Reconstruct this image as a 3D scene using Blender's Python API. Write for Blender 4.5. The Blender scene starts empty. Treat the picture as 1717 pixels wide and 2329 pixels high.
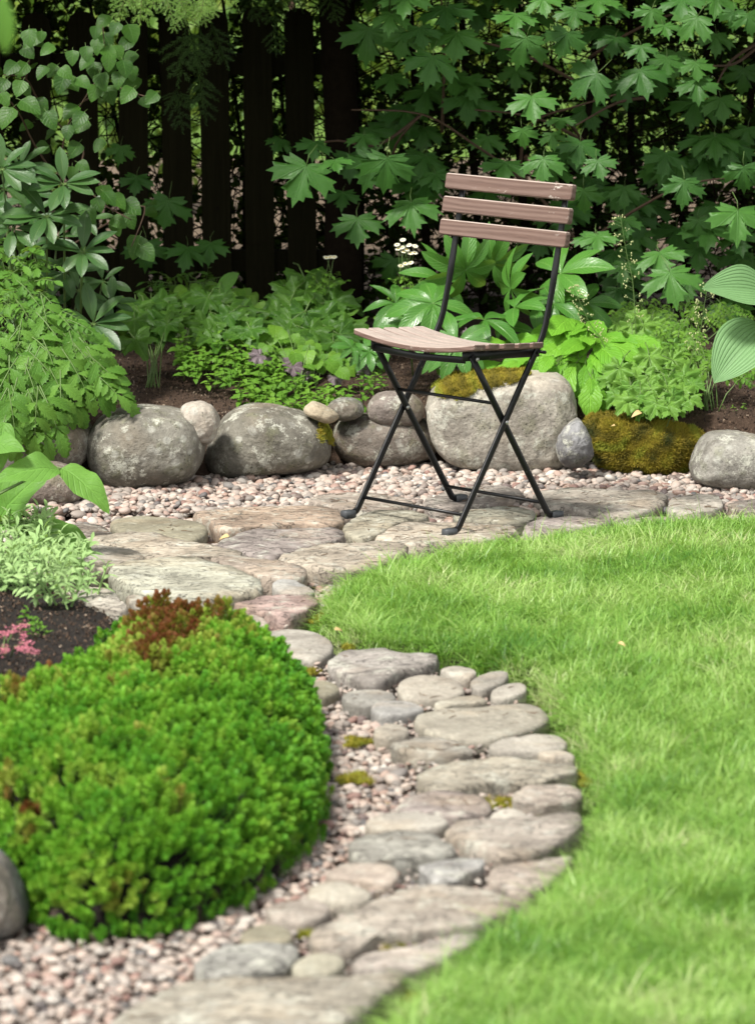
import bpy, math, random
from math import sin, cos, tan, radians, pi, sqrt, atan2
from mathutils import Vector, Matrix, Euler, noise

sc = bpy.context.scene
COL = sc.collection

# ------------------------------------------------------------ camera, light, exposure
F, PITCH, CAMH = 9850.0, radians(9.548), 1.7106
cd = bpy.data.cameras.new('camera')
cd.sensor_fit = 'VERTICAL'; cd.sensor_height = 24.0; cd.lens = 24.0 * F / 2329.0
cd.clip_start = 0.1; cd.clip_end = 400
cd.dof.use_dof = True; cd.dof.focus_distance = 10.4; cd.dof.aperture_fstop = 4.5
cam = bpy.data.objects.new('camera', cd); COL.objects.link(cam)
cam.location = (0, 0, CAMH); cam.rotation_euler = (pi / 2 - PITCH, 0, 0)
sc.camera = cam

SUN_EL, SUN_AZ = radians(56), radians(228)      # azimuth the light comes from, clockwise from +Y
w = bpy.data.worlds.new('World'); sc.world = w; w.use_nodes = True
nt = w.node_tree; nt.nodes.clear()
sky = nt.nodes.new('ShaderNodeTexSky'); sky.sky_type = 'NISHITA'; sky.sun_disc = False
sky.sun_elevation = SUN_EL; sky.sun_rotation = SUN_AZ
hs = nt.nodes.new('ShaderNodeHueSaturation'); hs.inputs['Saturation'].default_value = 0.06
bg = nt.nodes.new('ShaderNodeBackground'); bg.inputs['Strength'].default_value = 0.055
wo = nt.nodes.new('ShaderNodeOutputWorld')
nt.links.new(sky.outputs[0], hs.inputs['Color']); nt.links.new(hs.outputs[0], bg.inputs[0]); nt.links.new(bg.outputs[0], wo.inputs[0])
sl = bpy.data.lights.new('sun', 'SUN'); sl.energy = 1.5; sl.angle = radians(10); sl.color = (1.0, .955, .88)
so = bpy.data.objects.new('sun', sl); COL.objects.link(so)
sd = Vector((sin(SUN_AZ) * cos(SUN_EL), cos(SUN_AZ) * cos(SUN_EL), sin(SUN_EL)))
so.rotation_euler = sd.to_track_quat('Z', 'Y').to_euler(); so.location = (-4, -6, 12)
vs = sc.view_settings; vs.view_transform = 'Standard'; vs.look = 'None'; vs.gamma = 1; vs.use_curve_mapping = False
vs.exposure = 2.3
sc.cycles.use_denoising = True
sc.cycles.max_bounces = 6; sc.cycles.transparent_max_bounces = 4; sc.cycles.sample_clamp_indirect = 4

# ------------------------------------------------------------ placing helpers
FW = Vector((0, cos(PITCH), -sin(PITCH))); UP = Vector((0, sin(PITCH), cos(PITCH)))
def ray(px, py): return FW + Vector(((px - 858.5) / F, 0, 0)) - UP * ((py - 1164.5) / F)
def P(px, py, Y):
    d = ray(px, py); return Vector((0, 0, CAMH)) + d * (Y / d.y)
def G(px, py, z=0.0):
    d = ray(px, py); return Vector((0, 0, CAMH)) + d * ((z - CAMH) / d.z)
def gxy(pts, z=0.0): return [tuple(G(a, b, z)[:2]) for a, b in pts]
def inside(x, y, poly):
    c = False; n = len(poly); j = n - 1
    for i in range(n):
        xi, yi = poly[i]; xj, yj = poly[j]
        if (yi > y) != (yj > y) and x < (xj - xi) * (y - yi) / (yj - yi) + xi: c = not c
        j = i
    return c
def edge_dist(x, y, poly):
    best = 1e9
    for i in range(len(poly)):
        ax, ay = poly[i - 1]; bx, by = poly[i]
        dx, dy = bx - ax, by - ay; l = dx * dx + dy * dy
        t = max(0, min(1, ((x - ax) * dx + (y - ay) * dy) / l)) if l else 0
        best = min(best, (x - ax - t * dx) ** 2 + (y - ay - t * dy) ** 2)
    return sqrt(best)
def smooth(t): t = max(0.0, min(1.0, t)); return t * t * (3 - 2 * t)
def ns(x, y, z=0, s=1.0): return noise.noise(Vector((x * s, y * s, z)))
R = random.Random(7)
def U(a, b): return R.uniform(a, b)

# ------------------------------------------------------------ mesh building
class MB:
    def __init__(s): s.v = []; s.f = []; s.uv = []; s.m = []
    def add(s, vs, fs, uvs=None, M=None, mi=0):
        o = len(s.v)
        for i, v in enumerate(vs):
            v = Vector(v); s.v.append(M @ v if M else v)
            s.uv.append(uvs[i] if uvs else (0, 0))
        for f in fs: s.f.append([a + o for a in f]); s.m.append(mi)
    def tube(s, pts, rad, n=6, mi=0, cap=True):
        pts = [Vector(p) for p in pts]
        if not isinstance(rad, (list, tuple)): rad = [rad] * len(pts)
        vs = []; fs = []; prev = None
        for i, p in enumerate(pts):
            t = (pts[min(i + 1, len(pts) - 1)] - pts[max(i - 1, 0)]).normalized()
            if prev is None:
                a = Vector((0, 0, 1)) if abs(t.z) < .9 else Vector((1, 0, 0)); u = t.cross(a).normalized()
            else: u = (prev - t * prev.dot(t)).normalized()
            prev = u; b = t.cross(u)
            for k in range(n):
                an = 2 * pi * k / n; vs.append(p + (u * cos(an) + b * sin(an)) * rad[i])
        for i in range(len(pts) - 1):
            for k in range(n):
                a = i * n + k; b2 = i * n + (k + 1) % n; fs.append([a, b2, b2 + n, a + n])
        if cap: fs.append(list(range(n))[::-1]); fs.append([len(vs) - n + k for k in range(n)])
        s.add(vs, fs, mi=mi)
    def box(s, lo, hi, M=None, mi=0):
        x0, y0, z0 = lo; x1, y1, z1 = hi
        s.add([(x0,y0,z0),(x1,y0,z0),(x1,y1,z0),(x0,y1,z0),(x0,y0,z1),(x1,y0,z1),(x1,y1,z1),(x0,y1,z1)],
              [[3,2,1,0],[4,5,6,7],[0,1,5,4],[1,2,6,5],[2,3,7,6],[3,0,4,7]], None, M, mi)
    def mesh(s, name, mats, smooth_=True):
        me = bpy.data.meshes.new(name)
        me.from_pydata([tuple(v) for v in s.v], [], s.f)
        for m in (mats if isinstance(mats, (list, tuple)) else [mats]): me.materials.append(m)
        uvl = me.uv_layers.new(name='UVMap')
        li = [0] * len(me.loops); me.loops.foreach_get('vertex_index', li)
        flat = [c for i in li for c in s.uv[i]]; uvl.data.foreach_set('uv', flat)
        me.polygons.foreach_set('use_smooth', [smooth_] * len(me.polygons))
        me.polygons.foreach_set('material_index', s.m)
        me.update(); return me

def thing(name, loc, label, cat, group=None):
    o = bpy.data.objects.new(name, None); COL.objects.link(o); o.location = loc; o.empty_display_size = .05
    o['label'] = label; o['category'] = cat
    if group: o['group'] = group
    return o
WM = {}
def ob(name, me, parent=None, M=None, label=None, cat=None, kind=None, group=None, color=None):
    o = bpy.data.objects.new(name, me); COL.objects.link(o)
    M = M or Matrix.Identity(4)
    if parent is not None:
        o.parent = parent
        pw = WM.get(parent.name) or Matrix.Translation(parent.location)
        o.matrix_basis = pw.inverted() @ M
    else: o.matrix_basis = M
    WM[o.name] = M.copy()
    if label: o['label'] = label
    if cat: o['category'] = cat
    if kind: o['kind'] = kind
    if group: o['group'] = group
    if color: o.color = (*color, 1)
    return o
def frame(p, d, n, s=1.0):
    d = Vector(d).normalized(); n = Vector(n); n = (n - d * n.dot(d))
    if n.length < 1e-4: n = d.orthogonal()
    n.normalize(); x = d.cross(n)
    M = Matrix(((x.x, d.x, n.x, p[0]), (x.y, d.y, n.y, p[1]), (x.z, d.z, n.z, p[2]), (0, 0, 0, 1)))
    return M @ Matrix.Diagonal((s, s, s, 1))

# ------------------------------------------------------------ materials
class NT:
    def __init__(s, name):
        s.mat = bpy.data.materials.new(name); s.mat.use_nodes = True
        s.t = s.mat.node_tree; s.t.nodes.clear()
    def n(s, typ, inp=None, **kw):
        nd = s.t.nodes.new(typ)
        for k, v in kw.items(): setattr(nd, k, v)
        for k, v in (inp or {}).items():
            if isinstance(v, bpy.types.NodeSocket): s.t.links.new(v, nd.inputs[k])
            elif isinstance(v, bpy.types.Node): s.t.links.new(v.outputs[0], nd.inputs[k])
            else: nd.inputs[k].default_value = v
        return nd
    def math(s, op, a, b=0.0, c=None, clamp=False):
        i = {0: a, 1: b}
        if c is not None: i[2] = c
        return s.n('ShaderNodeMath', i, operation=op, use_clamp=clamp).outputs[0]
    def mix(s, f, a, b, bt='MIX'):
        nd = s.n('ShaderNodeMix', data_type='RGBA', blend_type=bt)
        for k, v in ((0, f), (6, a), (7, b)):
            if isinstance(v, bpy.types.NodeSocket): s.t.links.new(v, nd.inputs[k])
            elif isinstance(v, (tuple, list)): nd.inputs[k].default_value = (*v[:3], 1)
            else: nd.inputs[k].default_value = v
        return nd.outputs[2]
    def ramp(s, f, stops):
        nd = s.n('ShaderNodeValToRGB', {0: f}); e = nd.color_ramp.elements
        while len(e) < len(stops): e.new(.5)
        for el, (p, c) in zip(e, stops): el.position = p; el.color = (*c, 1) if not isinstance(c, (int, float)) else (c, c, c, 1)
        return nd.outputs[0]
    def noise(s, vec, sc_, det=4, rough=.55, dist=0):
        return s.n('ShaderNodeTexNoise', {'Vector': vec, 'Scale': sc_, 'Detail': det, 'Roughness': rough, 'Distortion': dist}).outputs[0]
    def step(s, x, a, b): # smooth 0..1 between a and b
        return s.n('ShaderNodeMapRange', {0: x, 1: a, 2: b}, interpolation_type='SMOOTHSTEP').outputs[0]
    def bump(s, h, strength, dist, nrm=None):
        i = {'Height': h, 'Strength': strength, 'Distance': dist}
        if nrm is not None: i['Normal'] = nrm
        return s.n('ShaderNodeBump', i).outputs[0]
    def out(s, sh): s.n('ShaderNodeOutputMaterial', {0: sh}); return s.mat
def g3(c, k): return (c[0] * k, c[1] * k, c[2] * k)

def leaf_mat(name, c1, c2, rough=.42, vein='pinnate', vk=.35, nside=9, vcol=None, trans=.3, tint=False, spec=.22, bumpd=.002, yellow=.0, slant=.3):
    t = NT(name); uv = t.n('ShaderNodeTexCoord').outputs['UV']
    sp = t.n('ShaderNodeSeparateXYZ', {0: uv}); x, y = sp.outputs[0], sp.outputs[1]
    ax = t.math('ABSOLUTE', x)
    vm = None
    if vein == 'maple':
        for a in (0, 46, 100):
            a = radians(a)
            d = t.math('ABSOLUTE', t.math('SUBTRACT', t.math('MULTIPLY', ax, cos(a)), t.math('MULTIPLY', y, sin(a))))
            al = t.math('ADD', t.math('MULTIPLY', ax, sin(a)), t.math('MULTIPLY', y, cos(a)))
            m = t.math('MULTIPLY', t.math('SUBTRACT', 1.0, t.step(d, .004, .018)), t.step(al, -.02, .02))
            q = t.math('PINGPONG', t.math('SUBTRACT', t.math('MULTIPLY', al, 1.0), t.math('MULTIPLY', d, .9)), .085)
            m2 = t.math('MULTIPLY', t.math('MULTIPLY', t.math('SUBTRACT', 1.0, t.step(q, .002, .012)), t.step(d, .2, .0)), .5)
            m = t.math('MAXIMUM', m, m2)
            vm = m if vm is None else t.math('MAXIMUM', vm, m)
    elif vein == 'parallel':
        q = t.math('PINGPONG', ax, .075); vm = t.math('SUBTRACT', 1.0, t.step(q, .0, .045))
        vm = t.math('MAXIMUM', vm, t.math('SUBTRACT', 1.0, t.step(ax, .02, .07)))
    elif vein == 'pinnate':
        mid = t.math('SUBTRACT', 1.0, t.step(ax, .02, .08))
        q = t.math('PINGPONG', t.math('SUBTRACT', y, t.math('MULTIPLY', ax, slant)), .5 / nside)
        vm = t.math('MAXIMUM', mid, t.math('MULTIPLY', t.math('SUBTRACT', 1.0, t.step(q, .0, .18 / nside)), .55))
    obr = t.n('ShaderNodeObjectInfo').outputs['Random']
    co = t.n('ShaderNodeTexCoord').outputs['Object']
    nz = t.noise(co, 14, 3)
    f = t.math('ADD', t.math('MULTIPLY', obr, .65), t.math('MULTIPLY', nz, .45), clamp=True)
    colr = t.mix(f, c1, c2)
    if tint:
        at = t.n('ShaderNodeAttribute', attribute_name='tint', attribute_type='INSTANCER').outputs['Fac']
        colr = t.ramp(t.math('ADD', at, t.math('MULTIPLY', t.math('SUBTRACT', obr, .5), .25)), tint)
    if yellow > 0:
        yy = t.math('MULTIPLY', t.step(t.noise(co, 30, 2), .62, .75), yellow)
        colr = t.mix(yy, colr, (.35, .36, .08))
    h = nz
    if vm is not None:
        colr = t.mix(t.math('MULTIPLY', vm, vk), colr, vcol or g3(c2, 1.7)); h = t.math('SUBTRACT', t.math('MULTIPLY', nz, .6), t.math('MULTIPLY', vm, .7))
    rr = t.math('ADD', t.math('MULTIPLY', t.noise(co, 60, 2), .25), rough - .12)
    bp = t.bump(h, .6, bumpd)
    pr = t.n('ShaderNodeBsdfPrincipled', {'Base Color': colr, 'Roughness': rr, 'Specular IOR Level': spec, 'Normal': bp})
    tr = t.n('ShaderNodeBsdfTranslucent', {'Color': t.mix(.6, colr, (.32, .5, .05), 'MIX'), 'Normal': bp})
    return t.out(t.n('ShaderNodeMixShader', {0: trans, 1: pr, 2: tr}).outputs[0])

def stone_mat(name, mottle=.5, lichen=.3, speck=.25, scale=1.0, bumpk=1.0, layered=0.0, green=.0):
    t = NT(name); oi = t.n('ShaderNodeObjectInfo'); co = t.n('ShaderNodeTexCoord').outputs['Object']
    off = t.n('ShaderNodeVectorMath', {0: co, 1: t.n('ShaderNodeCombineXYZ', {0: t.math('MULTIPLY', oi.outputs['Random'], 37.0), 1: t.math('MULTIPLY', oi.outputs['Random'], 91.0)}).outputs[0]}, operation='ADD').outputs[0]
    base = t.n('ShaderNodeHueSaturation', {'Saturation': .86, 'Value': 1.0, 'Color': oi.outputs['Color']}).outputs[0]
    big = t.noise(off, 7 * scale, 5, .6, .6); fine = t.noise(off, 90 * scale, 5, .7); mid = t.noise(off, 26 * scale, 4, .6)
    c = t.mix(t.step(big, .35, .65), t.mix(mottle, base, g3((.42, .38, .36), .55), 'MULTIPLY'), base)
    warm = t.step(t.noise(off, 4.3 * scale, 3), .5, .68)
    c = t.mix(t.math('MULTIPLY', warm, .35), c, (.36, .27, .17))
    if green: c = t.mix(t.math('MULTIPLY', t.step(mid, .5, .7), green), c, (.16, .18, .07))
    sp = t.n('ShaderNodeTexVoronoi', {'Vector': off, 'Scale': 130 * scale}).outputs['Distance']
    c = t.mix(t.math('MULTIPLY', t.math('MULTIPLY', t.step(sp, .32, .12), t.step(mid, .45, .6)), speck), c, (.03, .028, .025))
    lv = t.n('ShaderNodeTexVoronoi', {'Vector': t.n('ShaderNodeVectorMath', {0: off, 1: t.n('ShaderNodeTexNoise', {'Vector': off, 'Scale': 40.0}).outputs[1]}, operation='MULTIPLY_ADD').outputs[0] if False else off, 'Scale': 34 * scale, 'Randomness': 1.0}).outputs['Distance']
    ln = t.math('ADD', lv, t.math('MULTIPLY', fine, .35))
    lm = t.math('MULTIPLY', t.step(ln, .52, .38), t.step(big, .42, .56))
    c = t.mix(t.math('MULTIPLY', lm, lichen * .55), c, (.52, .52, .46))
    lw = t.math('MULTIPLY', t.step(t.noise(off, 19 * scale, 8, .82), .53, .60), lichen)
    c = t.mix(lw, c, (.50, .50, .42))
    c = t.mix(.75, c, t.ramp(fine, [(.3, .40), (.68, 1.0)]), 'MULTIPLY')
    dk = t.math('MULTIPLY', t.step(t.noise(off, 15 * scale, 7, .8), .56, .66), .55)
    c = t.mix(dk, c, (.07, .062, .05))
    if layered:
        st = t.n('ShaderNodeMapping', {'Vector': off, 'Scale': (2.2, 4.4, 5), 'Rotation': (0, 0, .25)}).outputs[0]
        rid = t.noise(st, 5 * scale, 6, .65, 1.2)
        crack = t.math('SUBTRACT', 1.0, t.step(t.math('ABSOLUTE', t.math('SUBTRACT', rid, .5)), .0, .012))
        c = t.mix(t.math('MULTIPLY', crack, layered), c, (.05, .045, .04))
        h = t.math('SUBTRACT', t.math('ADD', t.math('MULTIPLY', rid, .55), t.math('MULTIPLY', fine, .25)), t.math('MULTIPLY', crack, .25))
    else:
        h = t.math('ADD', t.math('MULTIPLY', mid, .5), t.math('MULTIPLY', fine, .4))
    bp = t.bump(h, 1.0, .011 * bumpk)
    pr = t.n('ShaderNodeBsdfPrincipled', {'Base Color': c, 'Roughness': t.math('ADD', .62, t.math('MULTIPLY', fine, .25)), 'Specular IOR Level': .35, 'Normal': bp})
    return t.out(pr.outputs[0])

def soil_mat(name, c1, c2, sc_=1):
    t = NT(name); co = t.n('ShaderNodeTexCoord').outputs['Object']
    a = t.noise(co, 9 * sc_, 6, .7); b = t.noise(co, 110 * sc_, 5, .75)
    c = t.mix(a, c1, c2); c = t.mix(t.step(b, .58, .7), c, g3(c2, 1.8))
    c = t.mix(.6, c, t.ramp(b, [(.3, .25), (.7, 1.0)]), 'MULTIPLY')
    pr = t.n('ShaderNodeBsdfPrincipled', {'Base Color': c, 'Roughness': .9, 'Specular IOR Level': .2, 'Normal': t.bump(b, 1.0, .012)})
    return t.out(pr.outputs[0])
def plain_mat(name, c, rough=.6, nscale=30, var=.35, bd=.001, spec=.4, metal=0):
    t = NT(name); co = t.n('ShaderNodeTexCoord').outputs['Object']; a = t.noise(co, nscale, 5, .65)
    cc = t.mix(var, c, t.ramp(a, [(.3, .35), (.7, 1.0)]), 'MULTIPLY')
    pr = t.n('ShaderNodeBsdfPrincipled', {'Base Color': cc, 'Roughness': rough, 'Specular IOR Level': spec, 'Metallic': metal, 'Normal': t.bump(a, .5, bd)})
    return t.out(pr.outputs[0])
def inst_ramp_mat(name, stops, rough=.55, trans=0, nscale=60, attr=None, bd=.0015, spec=.35):
    t = NT(name); oi = t.n('ShaderNodeObjectInfo').outputs['Random']
    co = t.n('ShaderNodeTexCoord').outputs['Object']; a = t.noise(co, nscale, 4, .6)
    f = oi
    if attr:
        at = t.n('ShaderNodeAttribute', attribute_name=attr, attribute_type='INSTANCER').outputs['Fac']
        f = t.math('ADD', at, t.math('MULTIPLY', t.math('SUBTRACT', oi, .5), .3))
    c = t.ramp(f, stops); c = t.mix(.45, c, t.ramp(a, [(.3, .42), (.7, 1.0)]), 'MULTIPLY')
    pr = t.n('ShaderNodeBsdfPrincipled', {'Base Color': c, 'Roughness': rough, 'Specular IOR Level': spec, 'Normal': t.bump(a, .5, bd)})
    if not trans: return t.out(pr.outputs[0])
    tr = t.n('ShaderNodeBsdfTranslucent', {'Color': t.mix(.5, c, (.35, .55, .05))})
    return t.out(t.n('ShaderNodeMixShader', {0: trans, 1: pr, 2: tr}).outputs[0])

def wood_mat():
    t = NT('weathered_chair_wood'); oi = t.n('ShaderNodeObjectInfo').outputs['Random']
    co = t.n('ShaderNodeTexCoord').outputs['Object']
    of = t.n('ShaderNodeVectorMath', {0: co, 1: t.n('ShaderNodeCombineXYZ', {0: t.math('MULTIPLY', oi, 5.0), 1: t.math('MULTIPLY', oi, 3.0), 2: oi}).outputs[0]}, operation='ADD').outputs[0]
    st = t.n('ShaderNodeMapping', {'Vector': of, 'Scale': (3.0, 60, 60)}).outputs[0]
    gr = t.noise(st, 3.0, 6, .7, .8); st2 = t.n('ShaderNodeMapping', {'Vector': of, 'Scale': (1.2, 16, 16)}).outputs[0]
    rings = t.n('ShaderNodeTexWave', {'Vector': st2, 'Scale': 1.6, 'Distortion': 9.0, 'Detail': 3.0, 'Detail Scale': .7}, bands_direction='Z').outputs['Fac']
    c = t.mix(gr, (.052, .028, .021), (.150, .090, .070)); c = t.mix(t.math('MULTIPLY', rings, .30), c, (.25, .175, .145))
    pale = t.step(t.noise(t.n('ShaderNodeMapping', {'Vector': of, 'Scale': (5, 22, 22)}).outputs[0], 2.2, 7, .8, .3), .60, .66)
    pale = t.math('MULTIPLY', pale, t.step(t.noise(of, 9, 2), .50, .6))
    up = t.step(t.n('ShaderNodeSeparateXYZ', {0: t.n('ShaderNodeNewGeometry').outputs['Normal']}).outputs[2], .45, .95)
    c = t.mix(t.math('MULTIPLY', t.math('MULTIPLY', up, gr), 1.0), c, (.56, .49, .43))  # up-facing wood coloured paler, sky light painted into the seat tops
    c = t.mix(t.math('MULTIPLY', pale, .7), c, (.60, .55, .49))
    pr = t.n('ShaderNodeBsdfPrincipled', {'Base Color': c, 'Roughness': .55, 'Specular IOR Level': .4, 'Normal': t.bump(gr, .6, .0008)})
    return t.out(pr.outputs[0])
def steel_mat():
    t = NT('chipped_black_steel'); co = t.n('ShaderNodeTexCoord').outputs['Object']
    a = t.noise(co, 40, 6, .8); b = t.noise(co, 140, 3, .6)
    c = t.mix(t.math('MULTIPLY', t.step(a, .66, .72), .6), (.005, .005, .0055), (.16, .155, .14))
    c = t.mix(t.step(b, .72, .76), c, (.25, .25, .23))
    return t.out(t.n('ShaderNodeBsdfPrincipled', {'Base Color': c, 'Roughness': .38, 'Specular IOR Level': .30, 'Normal': t.bump(b, .4, .0006)}).outputs[0])
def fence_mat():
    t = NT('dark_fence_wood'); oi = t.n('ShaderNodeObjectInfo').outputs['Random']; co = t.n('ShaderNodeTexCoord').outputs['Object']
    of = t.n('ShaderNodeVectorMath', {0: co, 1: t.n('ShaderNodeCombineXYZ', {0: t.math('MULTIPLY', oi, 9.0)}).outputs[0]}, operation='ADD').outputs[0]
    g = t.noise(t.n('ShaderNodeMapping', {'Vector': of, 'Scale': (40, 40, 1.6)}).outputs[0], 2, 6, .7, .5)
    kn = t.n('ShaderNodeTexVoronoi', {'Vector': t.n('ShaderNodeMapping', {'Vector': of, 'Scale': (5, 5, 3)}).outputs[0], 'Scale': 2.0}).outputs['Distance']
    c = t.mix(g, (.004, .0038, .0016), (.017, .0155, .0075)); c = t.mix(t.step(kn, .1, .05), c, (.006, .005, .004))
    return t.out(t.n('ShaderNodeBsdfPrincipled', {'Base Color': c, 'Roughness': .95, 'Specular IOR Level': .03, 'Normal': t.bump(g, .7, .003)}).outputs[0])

M_flag = stone_mat('flagstone', .5, .6, .2, .8, 1.0, layered=.7)
M_cob = stone_mat('path_cobble', .45, .25, .35, 1.2, .7)
M_boul = stone_mat('boulder_stone', .6, .8, .7, .8, 1.2, green=.3)
M_boul2 = stone_mat('dark_boulder_stone', .6, .6, .9, 1.0, 1.1, green=.35)
M_soil = soil_mat('bark_soil', (.045, .029, .020), (.125, .080, .055))
M_dark = soil_mat('black_soil', (.012, .010, .009), (.04, .032, .026))
M_thatch = soil_mat('lawn_thatch', (.035, .05, .015), (.075, .10, .03))
M_gbase = soil_mat('gravel_bedding', (.06, .045, .035), (.12, .09, .07))
M_peb = inst_ramp_mat('pebbles', [(0, (.32, .215, .17)), (.12, (.42, .33, .275)), (.26, (.48, .40, .34)), (.4, (.20, .175, .155)), (.5, (.52, .46, .40)), (.62, (.27, .155, .125)), (.70, (.10, .10, .10)), (.80, (.44, .38, .33)), (.9, (.15, .115, .10)), (1, (.58, .54, .48))], .5, nscale=50)
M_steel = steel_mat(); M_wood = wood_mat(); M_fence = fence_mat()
M_rubber = plain_mat('grey_rubber', (.05, .055, .06), .5, 90, .3)
M_rivet = plain_mat('zinc_rivet', (.45, .45, .43), .35, 200, .3, metal=.8)
M_bark = plain_mat('dark_bark', (.011, .008, .005), .95, 40, .7, .006, spec=.03)
M_twig = plain_mat('brown_twig', (.085, .05, .03), .8, 80, .5)
M_gstem = plain_mat('green_stem', (.10, .17, .04), .5, 60, .3)
M_deadtwig = plain_mat('dead_twig', (.014, .010, .006), .95, 60, .5, spec=.03)

# ------------------------------------------------------------ leaf shapes (base at origin, grows +Y, faces +Z)
def blade(mb, L=1.0, W=.3, rows=8, prof=None, fold=.15, droop=.25, wave=0.0, serr=0.0, crinkle=0.0, M=None, mi=0, seed=0, cols=2):
    prof = prof or (lambda t: sin(pi * t ** .8) ** .8)
    vs = []; uv = []; fs = []; nc = 2 * cols + 1
    for i in range(rows + 1):
        t = i / rows; wd = W * .5 * max(prof(t), 0.0)
        if serr and 0 < i < rows: wd *= (1 + serr) if i % 2 else (1 - serr)
        y = L * t * (1 - .12 * droop * t); z0 = -droop * L * t * t
        for k in range(-cols, cols + 1):
            s = k / cols; x = s * wd
            z = z0 + fold * abs(x) + (wave * wd * sin(t * 9 + seed + (0 if s > 0 else 2)) * abs(s))
            if crinkle: z += crinkle * L * noise.noise(Vector((x * 9 / L + seed * 3.1, t * 9, seed)))
            yy = y + (serr * L / rows * .9 * abs(s) if serr and i % 2 and i < rows else 0)
            vs.append((x, yy, z)); uv.append((s, t))
    for i in range(rows):
        for k in range(nc - 1):
            a = i * nc + k; fs.append([a, a + 1, a + nc + 1, a + nc])
    mb.add(vs, fs, uv, M, mi)
lance = lambda t: sin(pi * min(1, t ** 1.25)) ** .75 if t < 1 else 0
ovate = lambda t: (sin(pi * t ** .62)) ** .7 if 0 < t < 1 else 0
obov = lambda t: sin(pi * t ** 1.6) ** .8 if 0 < t < 1 else 0

def lobed(mb, half, scale=1.0, fold=.10, droop=.2, crinkle=.03, rings=(0.45, .8, 1.0), M=None, mi=0, seed=0, c=(0, .06), lobes=(0, 46, 100)):
    pts = list(half) + [(-x, y) for x, y in reversed(half[1:-1])]
    vs = [(c[0] * scale, c[1] * scale, 0)]; uv = [c]; n = len(pts); fs = []
    def hz(x, y):
        r = sqrt(x * x + y * y); a = abs(math.degrees(atan2(abs(x), y)))
        d = min(abs(a - l) for l in lobes)
        return fold * r * min(d / 22, 1) - droop * r * r + crinkle * noise.noise(Vector((x * 5 + seed, y * 5, seed * 1.7)))
    for rg in rings:
        for x, y in pts:
            q = (c[0] + (x - c[0]) * rg, c[1] + (y - c[1]) * rg); vs.append((q[0] * scale, q[1] * scale, hz(*q) * scale)); uv.append(q)
    for i in range(n):
        j = (i + 1) % n; fs.append([0, 1 + j, 1 + i])
        for r in range(len(rings) - 1):
            o = 1 + r * n; fs.append([o + i, o + j, o + n + j, o + n + i])
    mb.add(vs, fs, uv, M, mi)
MAPLE = [(0,0),(.10,-.08),(.27,-.13),(.50,-.20),(.46,-.08),(.65,-.06),(.54,.05),(.44,.13),(.60,.15),(.84,.16),(.74,.27),(.95,.42),(.72,.42),(.73,.62),(.54,.52),(.38,.48),(.23,.44),(.26,.60),(.42,.74),(.23,.74),(.23,.88),(.10,.86),(0,1.08)]
def maple_leaf(seed):
    mb = MB(); r = random.Random(seed)
    half = [(x * r.uniform(.96, 1.04), y * r.uniform(.97, 1.04)) for x, y in MAPLE]; half[0] = (0, 0); half[-1] = (0, half[-1][1])
    lobed(mb, half, 1.0, r.uniform(.05, .12), r.uniform(.10, .38), .05, seed=seed, c=(0, .07))
    mb.tube([(0, .02, 0), (0.02, -.25, .03), (r.uniform(-.15, .15), -.6, r.uniform(-.1, .0))], [.012, .010, .012], 4, 1)
    return mb.mesh('maple_leaf', [M_maple, M_gstem])
def round_lobed(seed, nl=7, depth=.16, teeth=.05, mats=None, crinkle=.07, fold=.25, gap=.35):
    mb = MB(); r = random.Random(seed); half = [(0, 0)]
    A0 = pi - gap; K = nl * 4
    for i in range(K + 1):
        a = A0 * (1 - i / K); ph = (i / K) * nl / 2.0 * 2
        rr = .5 * (1 + .12 * cos(a)) * (1 - depth * (0.5 + .5 * cos(2 * pi * (1 - i / K) * nl / 2 + pi)) + teeth * (1 if i % 2 else -1))
        half.append((sin(a) * rr, cos(a) * rr + .12))
    half[-1] = (0, half[-1][1])
    lobed(mb, half, 1.0, fold, .35, crinkle, seed=seed, c=(0, .05), lobes=[k * 360 / nl for k in range(nl)])
    mb.tube([(0, .03, 0), (0.02, -.4, -.15), (0, -.7, -.5)], [.018, .014, .018], 4, 1)
    return mb.mesh('lobed_leaf', mats)

M_maple = leaf_mat('maple_leaf', (.018, .068, .012), (.055, .155, .024), .45, 'maple', .28, trans=.20, yellow=.12, vcol=(.075,.18,.04))
M_rhodo = leaf_mat('rhododendron_leaf', (.018, .062, .015), (.045, .105, .024), .36, 'pinnate', .35, 12, (.13, .20, .06), .12, spec=.35)
M_vine = leaf_mat('climber_leaf', (.012, .046, .007), (.048, .125, .016), .40, 'pinnate', .35, 6, trans=.3, yellow=.35)
M_astil = leaf_mat('astilbe_leaf', (.045, .135, .016), (.12, .25, .036), .48, 'pinnate', .35, 7, trans=.3, bumpd=.003)
M_hell = leaf_mat('hellebore_leaf', (.030, .115, .015), (.075, .21, .030), .30, 'pinnate', .40, 10, (.22, .40, .10), .25, spec=.4)
M_hosta = leaf_mat('hosta_leaf', (.12, .24, .095), (.17, .31, .13), .48, 'parallel', .28, vcol=(.07, .16, .055), trans=.25, bumpd=.004)
M_comf = leaf_mat('comfrey_leaf', (.085, .21, .035), (.13, .28, .05), .50, 'pinnate', .3, 8, trans=.35, bumpd=.004)
M_geum = leaf_mat('lobed_ground_leaf', (.022, .078, .009), (.075, .165, .022), .42, 'maple', .35, trans=.28, bumpd=.004)
M_herb = leaf_mat('small_herb_leaf', (.050, .145, .014), (.13, .26, .028), .42, 'pinnate', .3, 5, trans=.3)
M_lime = leaf_mat('primrose_leaf', (.10, .29, .022), (.17, .38, .035), .42, 'pinnate', .35, 9, trans=.35, bumpd=.006)
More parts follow.
